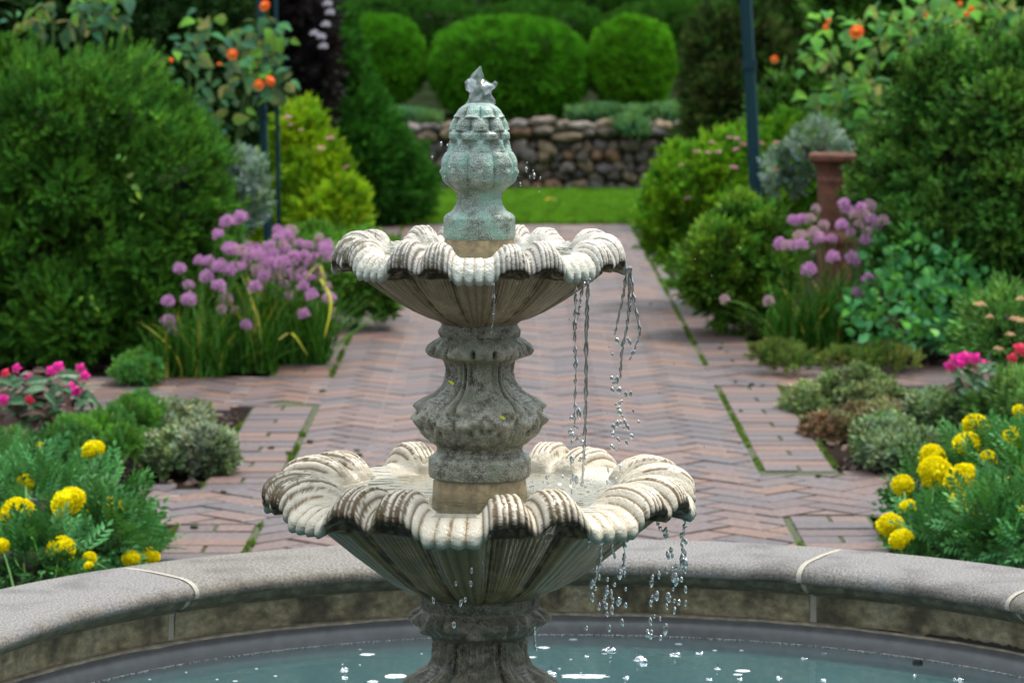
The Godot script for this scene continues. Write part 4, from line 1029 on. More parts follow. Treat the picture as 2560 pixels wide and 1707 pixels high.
func make_alliums() -> void:
	allium_clump("loose outlying allium clump leaning over the clipped yew's edge", Vector3(-1.43, 0, -8.532), [Vector3(-1.46, 0.516, -8.31), Vector3(-1.454, 0.413, -8.643), Vector3(-1.342, 0.475, -8.367), Vector3(-1.389, 0.534, -8.551), Vector3(-1.357, 0.523, -8.613), Vector3(-1.281, 0.521, -8.372), Vector3(-1.509, 0.37, -8.25), Vector3(-1.416, 0.38, -8.254), Vector3(-1.545, 0.247, -8.58), Vector3(-1.524, 0.206, -8.575), Vector3(-1.288, 0.669, -8.392), Vector3(-1.284, 0.435, -8.316)], 0.14, 190, 0.34)
	allium_clump("central allium clump with pale fading flower heads", Vector3(-1.245, 0, -8.75), [Vector3(-1.297, 0.323, -8.805), Vector3(-1.243, 0.276, -8.781), Vector3(-1.176, 0.233, -8.547), Vector3(-1.293, 0.304, -8.559), Vector3(-1.282, 0.341, -8.761), Vector3(-1.259, 0.564, -8.836), Vector3(-1.157, 0.568, -8.51), Vector3(-1.19, 0.588, -8.424), Vector3(-1.175, 0.592, -8.739), Vector3(-1.234, 0.496, -8.608), Vector3(-1.222, 0.484, -8.798), Vector3(-1.134, 0.411, -8.555), Vector3(-1.246, 0.5, -8.43), Vector3(-1.244, 0.599, -8.423), Vector3(-1.266, 0.711, -8.609), Vector3(-1.211, 0.727, -8.686), Vector3(-1.121, 0.55, -8.66)], 0.17, 300, 0.42)
	var a := allium_clump("fullest allium clump, yellowed leaves drooping onto the path", Vector3(-1.065, 0, -9.128), [Vector3(-1.138, 0.491, -9.058), Vector3(-1.132, 0.461, -9.169), Vector3(-1.127, 0.482, -8.643), Vector3(-1.097, 0.458, -8.605), Vector3(-1.088, 0.443, -8.955), Vector3(-1.059, 0.412, -9.032), Vector3(-1.053, 0.556, -8.671), Vector3(-1.027, 0.591, -8.852), Vector3(-1.012, 0.622, -8.992), Vector3(-1.005, 0.629, -9.197), Vector3(-1.023, 0.557, -8.933), Vector3(-0.968, 0.529, -8.841), Vector3(-0.918, 0.538, -8.816), Vector3(-0.96, 0.569, -9.147), Vector3(-0.909, 0.572, -9.014), Vector3(-0.854, 0.613, -8.925), Vector3(-0.851, 0.558, -9.102), Vector3(-0.806, 0.576, -8.675), Vector3(-0.842, 0.508, -9.197), Vector3(-0.878, 0.445, -9.184), Vector3(-0.978, 0.411, -9.079), Vector3(-0.92, 0.399, -8.731), Vector3(-0.873, 0.366, -8.63), Vector3(-0.928, 0.218, -9.173), Vector3(-0.918, 0.267, -8.735), Vector3(-0.83, 0.368, -9.084), Vector3(-0.803, 0.333, -8.851), Vector3(-1.012, 0.321, -9.06), Vector3(-1.058, 0.481, -8.831), Vector3(-1.01, 0.523, -8.65), Vector3(-1.033, 0.637, -8.688), Vector3(-1.063, 0.518, -8.624), Vector3(-0.823, 0.572, -9.103), Vector3(-1.094, 0.569, -8.953)], 0.22, 460, 0.46)
	var more := [Vector3(-1.229, 0.47, -9.231), Vector3(-1.214, 0.413, -9.397), Vector3(-1.154, 0.465, -9.657), Vector3(-1.051, 0.402, -9.534), Vector3(-0.982, 0.39, -9.588), Vector3(-0.917, 0.462, -9.246), Vector3(-0.997, 0.468, -9.165), Vector3(-1.17, 0.393, -9.386), Vector3(-1.096, 0.602, -9.583), Vector3(-1, 0.593, -9.008), Vector3(-0.894, 0.498, -9.233), Vector3(-1.259, 0.391, -9.409), Vector3(-1.175, 0.537, -9.187), Vector3(-0.917, 0.417, -9.014), Vector3(-1.048, 0.351, -9.279), Vector3(-0.869, 0.394, -9.279)]
	allium_clump("allium clump behind the fullest one, half hidden by its flowers", Vector3(-1.065, 0, -9.423), more, 0.2, 200, 0.42)
	mat_plant("ground_cover", "dark leafy undergrowth between the stems of the purple alliums", Vector3(-1.198, 0, -8.937), [[Vector3(-1.395, 0.135, -9.05), Vector3(0.167, 0.167, 0.15)], [Vector3(-1.15, 0.146, -9.15), Vector3(0.231, 0.189, 0.18)], [Vector3(-0.979, 0.16, -9.45), Vector3(0.129, 0.15, 0.15)]], leaf_shapes.broad, 900, Vector2(0.4, 0.9), Color(0.035, 0.12, 0.018), Color(0.09, 0.17, 0.02))
	var yellow := leafy(0.75, 0.5, srgb(0.26, 0.26, 0.02), false)
	for q in [[Vector3(-0.846, 0.426, -8.85), Vector3(-0.778, 0.35, -8.55), Vector3(-0.798, 0.197, -8.35)], [Vector3(-0.918, 0.426, -8.85), Vector3(-0.828, 0.513, -8.55), Vector3(-0.789, 0.338, -8.45)], [Vector3(-1.023, 0.166, -8.55), Vector3(-0.949, 0.217, -8.35), Vector3(-0.873, 0.127, -8.25)]]:
		var pts := curve_points(q, 9)
		var V := PackedVector3Array()
		var I := PackedInt32Array()
		for k in pts.size():
			var w := 0.005 * (1.0 - pow(k / 8.0, 3.0)) + 0.001
			V.append(pts[k] - a.position + Vector3(-w, 0, 0)); V.append(pts[k] - a.position + Vector3(w, 0, 0.003))
			if k: I.append_array(PackedInt32Array([k * 2 - 2, k * 2, k * 2 + 1, k * 2 - 2, k * 2 + 1, k * 2 - 1]))
		part("leaf", raw(V, I), yellow, a).set_meta("label", "yellowed drooping leaf")
	allium_clump("allium clump whose fan of strap leaves stands by the brick corner", Vector3(1.517, 0, -9.423), [Vector3(1.086, 0.32, -8.915), Vector3(1.305, 0.302, -9.034), Vector3(1.464, 0.481, -8.697), Vector3(1.369, 0.583, -8.81), Vector3(1.4, 0.584, -8.854), Vector3(1.431, 0.599, -8.692), Vector3(1.465, 0.624, -8.964), Vector3(1.54, 0.607, -9.007), Vector3(1.498, 0.651, -8.788), Vector3(1.582, 0.538, -8.717), Vector3(1.44, 0.621, -8.918), Vector3(1.354, 0.582, -8.97)], 0.15, 300, 0.42)
	allium_clump("allium clump under the terracotta urn, with faded heads", Vector3(1.72, 0, -9.73), [Vector3(1.749, 0.466, -9.319), Vector3(1.618, 0.592, -9.165), Vector3(1.743, 0.602, -9.488), Vector3(1.79, 0.63, -9.183), Vector3(1.784, 0.587, -9.191), Vector3(1.787, 0.405, -9.073), Vector3(1.883, 0.412, -9.238), Vector3(1.766, 0.318, -9.334), Vector3(1.725, 0.499, -9.226), Vector3(1.436, 0.676, -9.237), Vector3(1.475, 0.683, -9.24), Vector3(1.517, 0.684, -9.234), Vector3(1.574, 0.663, -9.121), Vector3(1.564, 0.721, -9.435), Vector3(1.698, 0.75, -9.378), Vector3(1.741, 0.755, -9.008), Vector3(1.813, 0.745, -9.28), Vector3(1.709, 0.718, -9.027), Vector3(1.652, 0.67, -9.014), Vector3(1.74, 0.669, -9.084), Vector3(1.823, 0.679, -9.302), Vector3(1.87, 0.678, -9.206), Vector3(1.925, 0.645, -9.441), Vector3(1.859, 0.639, -9.365), Vector3(1.72, 0.715, -9.414), Vector3(1.759, 0.718, -9.04)], 0.17, 260, 0.42)

# a frilled pompon of petals
func pompon(r: float, n: int) -> ArrayMesh:
	var V := PackedVector3Array()
	var I := PackedInt32Array()
	var C := PackedColorArray()
	for k in n:
		var h := 1.0 - (k + 0.5) / n * 1.28
		var th := k * 2.39996 + rnd(-0.2, 0.2)
		var s := sqrt(maxf(0.0, 1.0 - h * h))
		var d := Vector3(s * cos(th), h * 0.85, s * sin(th))
		var x := d.cross(Vector3.UP if absf(h) < 0.9 else Vector3.RIGHT).normalized().rotated(d.normalized(), rnd(-0.7, 0.7))
		var up := x.cross(d).normalized()
		var w := r * rnd(0.22, 0.34)
		var tint := Color(0.86, 0.76, 0.010) * rnd(0.9, 1.04)
		var at := V.size()
		for q in 5:
			var u := q / 4.0 * 2.0 - 1.0
			var ruffle := up * w * 0.45 * sin(q * 2.4 + k) + d * r * rnd(-0.10, 0.12)
			V.append(d * r * 0.55 + x * u * w * 0.35)
			V.append(d * r * 0.95 + x * u * w + ruffle * 0.6 - d * r * 0.05 * u * u)
			V.append(d * r * 1.04 + x * u * w * 1.05 + ruffle + up * w * 0.22 - d * r * 0.12 * u * u)
			for z in 3: C.append(tint * (0.9 + 0.05 * z))
		for q in 4:
			for z in 2:
				var a := at + q * 3 + z
				I.append_array(PackedInt32Array([a, a + 3, a + 4, a, a + 4, a + 1]))
	var at0 := V.size()
	for j in 7:
		for i in 12:
			var ph := PI * j / 6.0
			V.append(Vector3(sin(ph) * sin(TAU * i / 12), cos(ph) * 0.85, sin(ph) * cos(TAU * i / 12)) * r * 0.80)
			C.append(Color(0.86, 0.74, 0.01))
	for j in 6:
		for i in 12:
			var a := at0 + j * 12 + i
			var b := at0 + j * 12 + (i + 1) % 12
			I.append_array(PackedInt32Array([a, b + 12, b, a, a + 12, b + 12]))
	return raw(V, I, C)

func pinnate_leaf(length: float) -> ArrayMesh:
	var V := PackedVector3Array()
	var I := PackedInt32Array()
	for k in 6:
		for side in ([-1, 1] if k < 5 else [0]):
			var t := 0.22 + k * 0.155
			var b: Basis = Basis(Vector3.BACK, -side * 0.85) * Basis(Vector3.RIGHT, rnd(-0.25, 0.15))
			add_leaf(V, I, Transform3D(b, Vector3(0, length * t, -0.2 * length * t * t)), length * 0.40 * (1.0 - 0.12 * absf(k - 2.0)), length * 0.14, "lance", 0.3, 0.25, 2)
	add_leaf(V, I, Transform3D.IDENTITY, length, length * 0.02, "strap", 0.0, 0.2, 2)
	return raw(V, I)

func marigold(label: String, base: Vector3, blobs: Array, n: int, flowers: Array, poms: Array, sizes: Array, leafs: Mesh) -> void:
	var t := shrub("marigold_plant", label, "marigold", base, blobs, leafs, n, Vector2(0.6, 1.1), Color(0.050, 0.160, 0.042), {"group": "yellow marigolds beside the basin", "vary": 0.5, "up": 0.5, "depth": 0.35, "core": 0.5, "col2": Color(0.075, 0.22, 0.070), "rough": 0.2})
	var green := leafy(0.5, 0.0, srgb(0.10, 0.22, 0.06), false)
	for i in flowers.size():
		var p: Vector3 = flowers[i] + ((Vector3(0.067, 1.744, 6.75) - flowers[i]) as Vector3).normalized() * 0.2 - base
		var root := Vector3(p.x * 0.5, 0.0, p.z * 0.4)
		var s := part("flower_stalk", tube(curve_points([root, root.lerp(p, 0.6) + Vector3(0, 0.02, 0), p], 6), [0.004, 0.004, 0.0035, 0.003, 0.004, 0.008], 5), green, t)
		var o := part("flower_head", poms[i % poms.size()], M.petal_yellow, s, p)
		o.scale = Vector3(1, 0.95, 1) * sizes[i] * rnd(1.02, 1.16)
		o.basis = Basis(Vector3.RIGHT, rnd(0.3, 1.1)) * Basis(Vector3.BACK, rnd(-0.4, 0.4)) * Basis(Vector3.UP, rnd(0, 6)) * Basis.from_scale(o.scale)

func make_marigolds() -> void:
	var poms := [pompon(1.0, 170), pompon(1.0, 150), pompon(1.0, 130)]
	var lf := pinnate_leaf(0.115)
	marigold("marigold plant with two large blooms side by side next to the coping", Vector3(-1.274, 0, -2.456), [[Vector3(-1.421, 0.123, -3.45), Vector3(0.155, 0.128, 0.22), 2.2], [Vector3(-1.367, 0.095, -2.85), Vector3(0.178, 0.076, 0.16), 2.3]], 420, [Vector3(-1.434, 0.184, -3.15), Vector3(-1.294, 0.206, -3.25), Vector3(-1.472, 0.228, -3.55), Vector3(-1.278, 0.114, -2.95), Vector3(-1.444, 0.14, -2.85), Vector3(-1.426, 0.125, -3.75)], poms, [0.048, 0.046, 0.026, 0.037, 0.025, 0.019], lf)
	marigold("marigold plant with a single bloom raised above its feathery leaves", Vector3(-1.18, 0, -3.091), [[Vector3(-1.28, 0.102, -3.85), Vector3(0.112, 0.105, 0.22), 2.2], [Vector3(-1.6, 0.173, -4.05), Vector3(0.1, 0.057, 0.2), 2.2], [Vector3(-1.172, 0.094, -3.25), Vector3(0.106, 0.099, 0.2), 2.2]], 420, [Vector3(-1.308, 0.273, -3.95), Vector3(-1.187, 0.163, -3.45), Vector3(-1.251, 0.151, -3.65), Vector3(-1.194, 0.088, -2.95), Vector3(-1.527, 0.248, -4.25), Vector3(-1.27, 0.128, -3.55)], poms, [0.037, 0.03, 0.019, 0.017, 0.012, 0.015], lf)
	marigold("low marigold plant with two blooms just over the coping stone", Vector3(-1.088, 0, -3.322), [[Vector3(-1.129, 0.033, -3.45), Vector3(0.061, 0.054, 0.12), 2.2]], 60, [Vector3(-1.057, 0.025, -3.35), Vector3(-1.106, 0.034, -3.25), Vector3(-1.184, 0.082, -2.85)], poms, [0.025, 0.024, 0.013], lf)
	marigold("marigold plant with a column of blooms leaning toward the brick path", Vector3(1.327, 0, -3.322), [[Vector3(1.474, 0.08, -3.95), Vector3(0.113, 0.12, 0.2), 2.2], [Vector3(1.451, 0.044, -3.55), Vector3(0.116, 0.068, 0.2), 2.2]], 300, [Vector3(1.445, 0.215, -3.85), Vector3(1.461, 0.236, -4.05), Vector3(1.352, 0.158, -3.95), Vector3(1.346, 0.116, -3.75), Vector3(1.276, 0.073, -3.65), Vector3(1.302, 0.044, -3.55), Vector3(1.481, 0.165, -3.55), Vector3(1.524, 0.201, -3.75)], poms, [0.046, 0.039, 0.035, 0.025, 0.039, 0.037, 0.029, 0.051], lf)
	marigold("tall marigold plant crowned with several blooms above the coping", Vector3(1.509, 0, -3.091), [[Vector3(1.63, 0.181, -3.85), Vector3(0.119, 0.133, 0.22), 2.2], [Vector3(1.557, 0.121, -3.25), Vector3(0.132, 0.106, 0.2), 2.2]], 400, [Vector3(1.603, 0.339, -4.05), Vector3(1.56, 0.292, -3.95), Vector3(1.525, 0.153, -3.45), Vector3(1.603, 0.274, -3.75), Vector3(1.629, 0.154, -3.65), Vector3(1.613, 0.157, -3.45), Vector3(1.607, 0.284, -4.15)], poms, [0.039, 0.044, 0.038, 0.026, 0.019, 0.022, 0.029], lf)
	marigold("marigold plant at the end of the bed by the far coping joint", Vector3(1.669, 0, -3.016), [[Vector3(1.739, 0.238, -3.65), Vector3(0.11, 0.151, 0.22), 2.2], [Vector3(1.675, 0.124, -3.15), Vector3(0.118, 0.092, 0.2), 2.2]], 320, [Vector3(1.698, 0.329, -3.85), Vector3(1.747, 0.391, -4.05), Vector3(1.644, 0.215, -3.45), Vector3(1.697, 0.245, -3.65), Vector3(1.657, 0.175, -3.25)], poms, [0.034, 0.021, 0.042, 0.022, 0.026], lf)

func impatiens(label: String, base: Vector3, blobs: Array, nleaf: int, flowers: Array, tints: Array, size: float) -> void:
	var t := thing("impatiens_plant", label, "impatiens", base, "magenta impatiens in the beds")
	var lm := [leaf_mesh(0.085, 0.032, "lance", 0.35, 0.3), leaf_mesh(0.075, 0.03, "lance", 0.35, 0.5)]
	var mats := [leafy(0.4, 0.2, srgb(0.045, 0.10, 0.05), false), leafy(0.4, 0.2, srgb(0.065, 0.13, 0.07), false), leafy(0.4, 0.2, srgb(0.075, 0.04, 0.035), false)]
	leaves_on(t, "leaf", lm, mats, random_in(blobs, nleaf), Vector2(0.8, 1.35), Vector3(0, 0.8, 0.7), 0.4, 0.0)
	var st := SurfaceTool.new()
	st.begin(Mesh.PRIMITIVE_TRIANGLES)
	for k in 5:
		st.append_from(leaf_mesh(0.036, 0.026, "heart", 0.12, 0.3), 0, Transform3D(Basis(Vector3.BACK, k * TAU / 5) * Basis(Vector3.RIGHT, -0.25), Vector3.ZERO))
	var fm := st.commit()
	for i in flowers.size():
		var o := part("flower", fm, tints[i % tints.size()], t, flowers[i] - base)
		var z := Vector3(rnd(-0.4, 0.4), rnd(0.1, 0.7), 1).normalized()
		var x := Vector3(0, 1, 0).cross(z).normalized()
		o.basis = Basis(x, z.cross(x), z) * Basis(Vector3.BACK, rnd(0, 6)) * Basis.from_scale(Vector3.ONE * size * rnd(0.8, 1.15))
	var stem := tube([Vector3.ZERO, (blobs[0][0] as Vector3) - base], [0.008, 0.004], 6)
	part("stem", stem, leafy(0.5, 0.0, srgb(0.12, 0.06, 0.03), false), t)

func make_flowers() -> void:
	var hot := leafy(0.55, 0.35, srgb(0.52, 0.003, 0.20), false)
	var red := leafy(0.55, 0.35, srgb(0.45, 0.01, 0.05), false)
	impatiens("magenta impatiens with dark leaves in front of the big yew", Vector3(-1.784, 0, -6.266), [[Vector3(-1.679, 0.261, -5.55), Vector3(0.195, 0.106, 0.2)]], 110, [Vector3(-1.621, 0.395, -5.388), Vector3(-1.787, 0.38, -5.449), Vector3(-1.83, 0.363, -5.459), Vector3(-1.745, 0.333, -5.525), Vector3(-1.557, 0.367, -5.54), Vector3(-1.535, 0.347, -5.497), Vector3(-1.606, 0.291, -5.531), Vector3(-1.557, 0.297, -5.43), Vector3(-1.761, 0.269, -5.481), Vector3(-1.729, 0.273, -5.543), Vector3(-1.731, 0.267, -5.384), Vector3(-1.831, 0.263, -5.419), Vector3(-1.578, 0.307, -5.466), Vector3(-1.651, 0.372, -5.449)], [hot, hot, red, hot], 0.85)
	impatiens("magenta impatiens with one wide bloom near the lantana", Vector3(1.951, 0, -6.532), [[Vector3(1.912, 0.241, -6.15), Vector3(0.128, 0.094, 0.2)]], 60, [Vector3(1.816, 0.336, -6.128), Vector3(1.857, 0.347, -6.136), Vector3(1.909, 0.324, -6.133), Vector3(1.802, 0.31, -6.152), Vector3(1.942, 0.308, -6.198), Vector3(2.07, 0.384, -6.118), Vector3(2.037, 0.345, -6.102), Vector3(1.838, 0.323, -6.116), Vector3(1.887, 0.34, -6.123)], [hot, hot, hot, hot, hot, red, red, hot], 1.0)
	# lantana
	var la := shrub("lantana_plant", "light green lantana with small yellow and pink flower clusters", "plant", Vector3(2.186, 0, -7.401), [[Vector3(2.084, 0.369, -6.75), Vector3(0.179, 0.17, 0.25), 2.2]], leaf_shapes.broad, 480, Vector2(0.4, 0.75), Color(0.10, 0.23, 0.05), {"vary": 0.5, "rough": 0.2, "depth": 0.5, "core": 0.55})
	var cl := floret_ball(0.022, 22, Color(0.80, 0.62, 0.20), Color(0.80, 0.50, 0.38), 0.3)
	for p in [Vector3(1.967, 0.508, -6.522), Vector3(1.946, 0.516, -6.495), Vector3(2.004, 0.46, -6.525), Vector3(2.092, 0.458, -6.479), Vector3(2.116, 0.448, -6.522), Vector3(2.068, 0.405, -6.357), Vector3(2.022, 0.341, -6.436), Vector3(2.119, 0.536, -6.469), Vector3(2.113, 0.455, -6.387), Vector3(2.068, 0.401, -6.434), Vector3(2.042, 0.334, -6.471)]:
		var o := part("flower_cluster", cl, M.petal, la, p - la.position)
		o.scale = Vector3.ONE * rnd(0.6, 1.0)
	# broad leaved bush under the big shrub
	var c := thing("columbine_bush", "bush of round blue green leaves between the alliums and the lantana", "bush", Vector3(2.019, 0, -9.128))
	var blobs := [[Vector3(2.049, 0.478, -9.25), Vector3(0.275, 0.19, 0.3)], [Vector3(1.911, 0.25, -8.95), Vector3(0.249, 0.218, 0.3)], [Vector3(2.174, 0.283, -9.05), Vector3(0.23, 0.23, 0.3)]]
	var rm := [leaf_mesh(0.075, 0.075, "round", 0.15, 0.25), leaf_mesh(0.065, 0.07, "round", 0.3, 0.1), leaf_mesh(0.07, 0.06, "heart", 0.2, 0.3)]
	var gm := [leafy(0.35, 0.25, srgb(0.05, 0.21, 0.065), false), leafy(0.35, 0.25, srgb(0.085, 0.27, 0.10), false), leafy(0.35, 0.25, srgb(0.09, 0.29, 0.035), false), leafy(0.35, 0.25, srgb(0.035, 0.16, 0.05), false)]
	leaves_on(c, "leaf", rm, gm, random_in(blobs, 290), Vector2(0.55, 0.95), Vector3(0, 0.9, 0.8), 0.4, 0.4)
	multi("foliage", rm[2], M.leaf, c, scatter(blobs, 700, c.position, Vector2(0.45, 0.85), Color(0.05, 0.19, 0.06), 0.5, 0.4, 0.7, 0.01, 0.15, Color(0.08, 0.26, 0.05)))
	for b in blobs: part("stem", tube([Vector3.ZERO, b[0] - c.position], [0.012, 0.006], 6), M.twigs_and_core_shade, c)
	# orange flowered sunflowers climbing on both sides
	var tm := [leaf_mesh(0.17, 0.125, "heart", 0.2, 0.35, 6), leaf_mesh(0.15, 0.10, "heart", 0.25, 0.25, 6), leaf_mesh(0.16, 0.07, "lance", 0.25, 0.3, 6)]
	var dm := [leafy(0.75, 0.45, srgb(0.022, 0.095, 0.045), false), leafy(0.75, 0.45, srgb(0.035, 0.13, 0.05), false), leafy(0.75, 0.45, srgb(0.022, 0.08, 0.05), false), leafy(0.75, 0.45, srgb(0.07, 0.19, 0.02), false)]
	var bm := [leafy(0.75, 0.5, srgb(0.045, 0.17, 0.04), false), leafy(0.75, 0.5, srgb(0.07, 0.23, 0.035), false), leafy(0.75, 0.5, srgb(0.035, 0.13, 0.045), false), leafy(0.75, 0.5, srgb(0.11, 0.29, 0.03), false)]
	tall_flower("tall orange flowered plant with broad leaves beside the thin posts", Vector3(-1.727, 0, -12.386), [[Vector3(-1.64, 1.329, -11.85), Vector3(0.32, 0.418, 0.25)], [Vector3(-1.335, 1.424, -12.05), Vector3(0.186, 0.273, 0.2)], [Vector3(-1.766, 1.011, -11.85), Vector3(0.172, 0.221, 0.2)]], 230, tm, dm, [Vector3(-1.299, 1.716, -11.426), Vector3(-1.475, 1.448, -11.413), Vector3(-1.33, 1.28, -11.417), Vector3(-1.265, 1.302, -11.488), Vector3(-1.809, 1.416, -11.43), Vector3(-1.847, 1.12, -11.498), Vector3(-1.547, 1.395, -11.445)], [1.0, 0.95, 0.95, 0.9, 0.45, 0.45, 0.35])
	tall_flower("bluish broad leaved climber above the big dark yew", Vector3(-2.505, 0, -11.581), [[Vector3(-2.505, 1.623, -11.75), Vector3(0.367, 0.159, 0.2)], [Vector3(-2.248, 1.695, -11.85), Vector3(0.197, 0.123, 0.2)]], 90, tm, dm, [Vector3(-2.75, 1.432, -11.426)], [0.6])
	tall_flower("tall orange flowered plant with bright leaves above the urn", Vector3(2.135, 0, -12.386), [[Vector3(1.925, 1.425, -11.95), Vector3(0.322, 0.371, 0.25)], [Vector3(2.342, 1.597, -11.95), Vector3(0.371, 0.223, 0.25)], [Vector3(2.002, 1.155, -11.95), Vector3(0.198, 0.198, 0.2)]], 270, tm, bm, [Vector3(1.962, 1.574, -11.426), Vector3(1.789, 1.596, -11.413), Vector3(1.809, 1.632, -11.417), Vector3(1.515, 1.419, -11.488), Vector3(2.59, 1.696, -11.43), Vector3(2.542, 1.724, -11.498), Vector3(2.568, 1.668, -11.445), Vector3(2.35, 1.656, -11.439)], [1.25, 0.6, 0.45, 0.7, 0.6, 0.5, 0.5, 0.4])
	tall_flower("tall pale leaved plant at the picture's edge above the big rounded shrub", Vector3(2.923, 0, -12.386), [[Vector3(2.717, 1.599, -11.65), Vector3(0.268, 0.195, 0.25)]], 110, tm, bm, [], [])

func tall_flower(label: String, base: Vector3, blobs: Array, n: int, meshes: Array, mats: Array, flowers: Array, sizes: Array) -> void:
	var t := thing("tall_plant", label, "plant", base)
	leaves_on(t, "leaf", meshes, mats, random_in(blobs, n), Vector2(0.32, 0.75), Vector3(0, 0.75, 0.7), 0.5, 0.35)
	var stem := leafy(0.6, 0.0, srgb(0.07, 0.13, 0.04), false)
	for b in blobs:
		for k in 2:
			var top: Vector3 = b[0] + Vector3(rnd(-0.5, 0.5), 0.6, rnd(-0.3, 0.3)) * b[1] - base
			part("stem", tube(curve_points([Vector3(rnd(-0.1, 0.1), 0, 0), top * 0.5 + Vector3(rnd(-0.05, 0.05), 0, 0), top], 8), [0.014, 0.013, 0.012, 0.011, 0.01, 0.009, 0.007, 0.005], 6), stem, t)
	var st := SurfaceTool.new()
	st.begin(Mesh.PRIMITIVE_TRIANGLES)
	for k in 13:
		st.append_from(leaf_mesh(0.042, 0.017, "petal", 0.2, 0.2), 0, Transform3D(Basis(Vector3.BACK, k * TAU / 13) * Basis(Vector3.RIGHT, -0.15), Vector3.ZERO))
	var petals := st.commit()
	var orange := leafy(0.55, 0.4, srgb(0.72, 0.075, 0.004), false)
	var eye := surface(srgb(0.55, 0.22, 0.02), 0.8)
	var ball := blob_mesh(Vector3(0.012, 0.012, 0.007), 8, 5, 0)
	for i in flowers.size():
		var o := part("flower", petals, orange, t, flowers[i] - base)
		var z := Vector3(rnd(-0.9, 0.9), rnd(-0.1, 0.5), 1).normalized()
		var x := Vector3(0, 1, 0).cross(z).normalized()
		o.basis = Basis(x, z.cross(x), z) * Basis.from_scale(Vector3.ONE * sizes[i] * 0.85)
		part("flower_eye", ball, eye, o, Vector3(0, 0, 0.004))

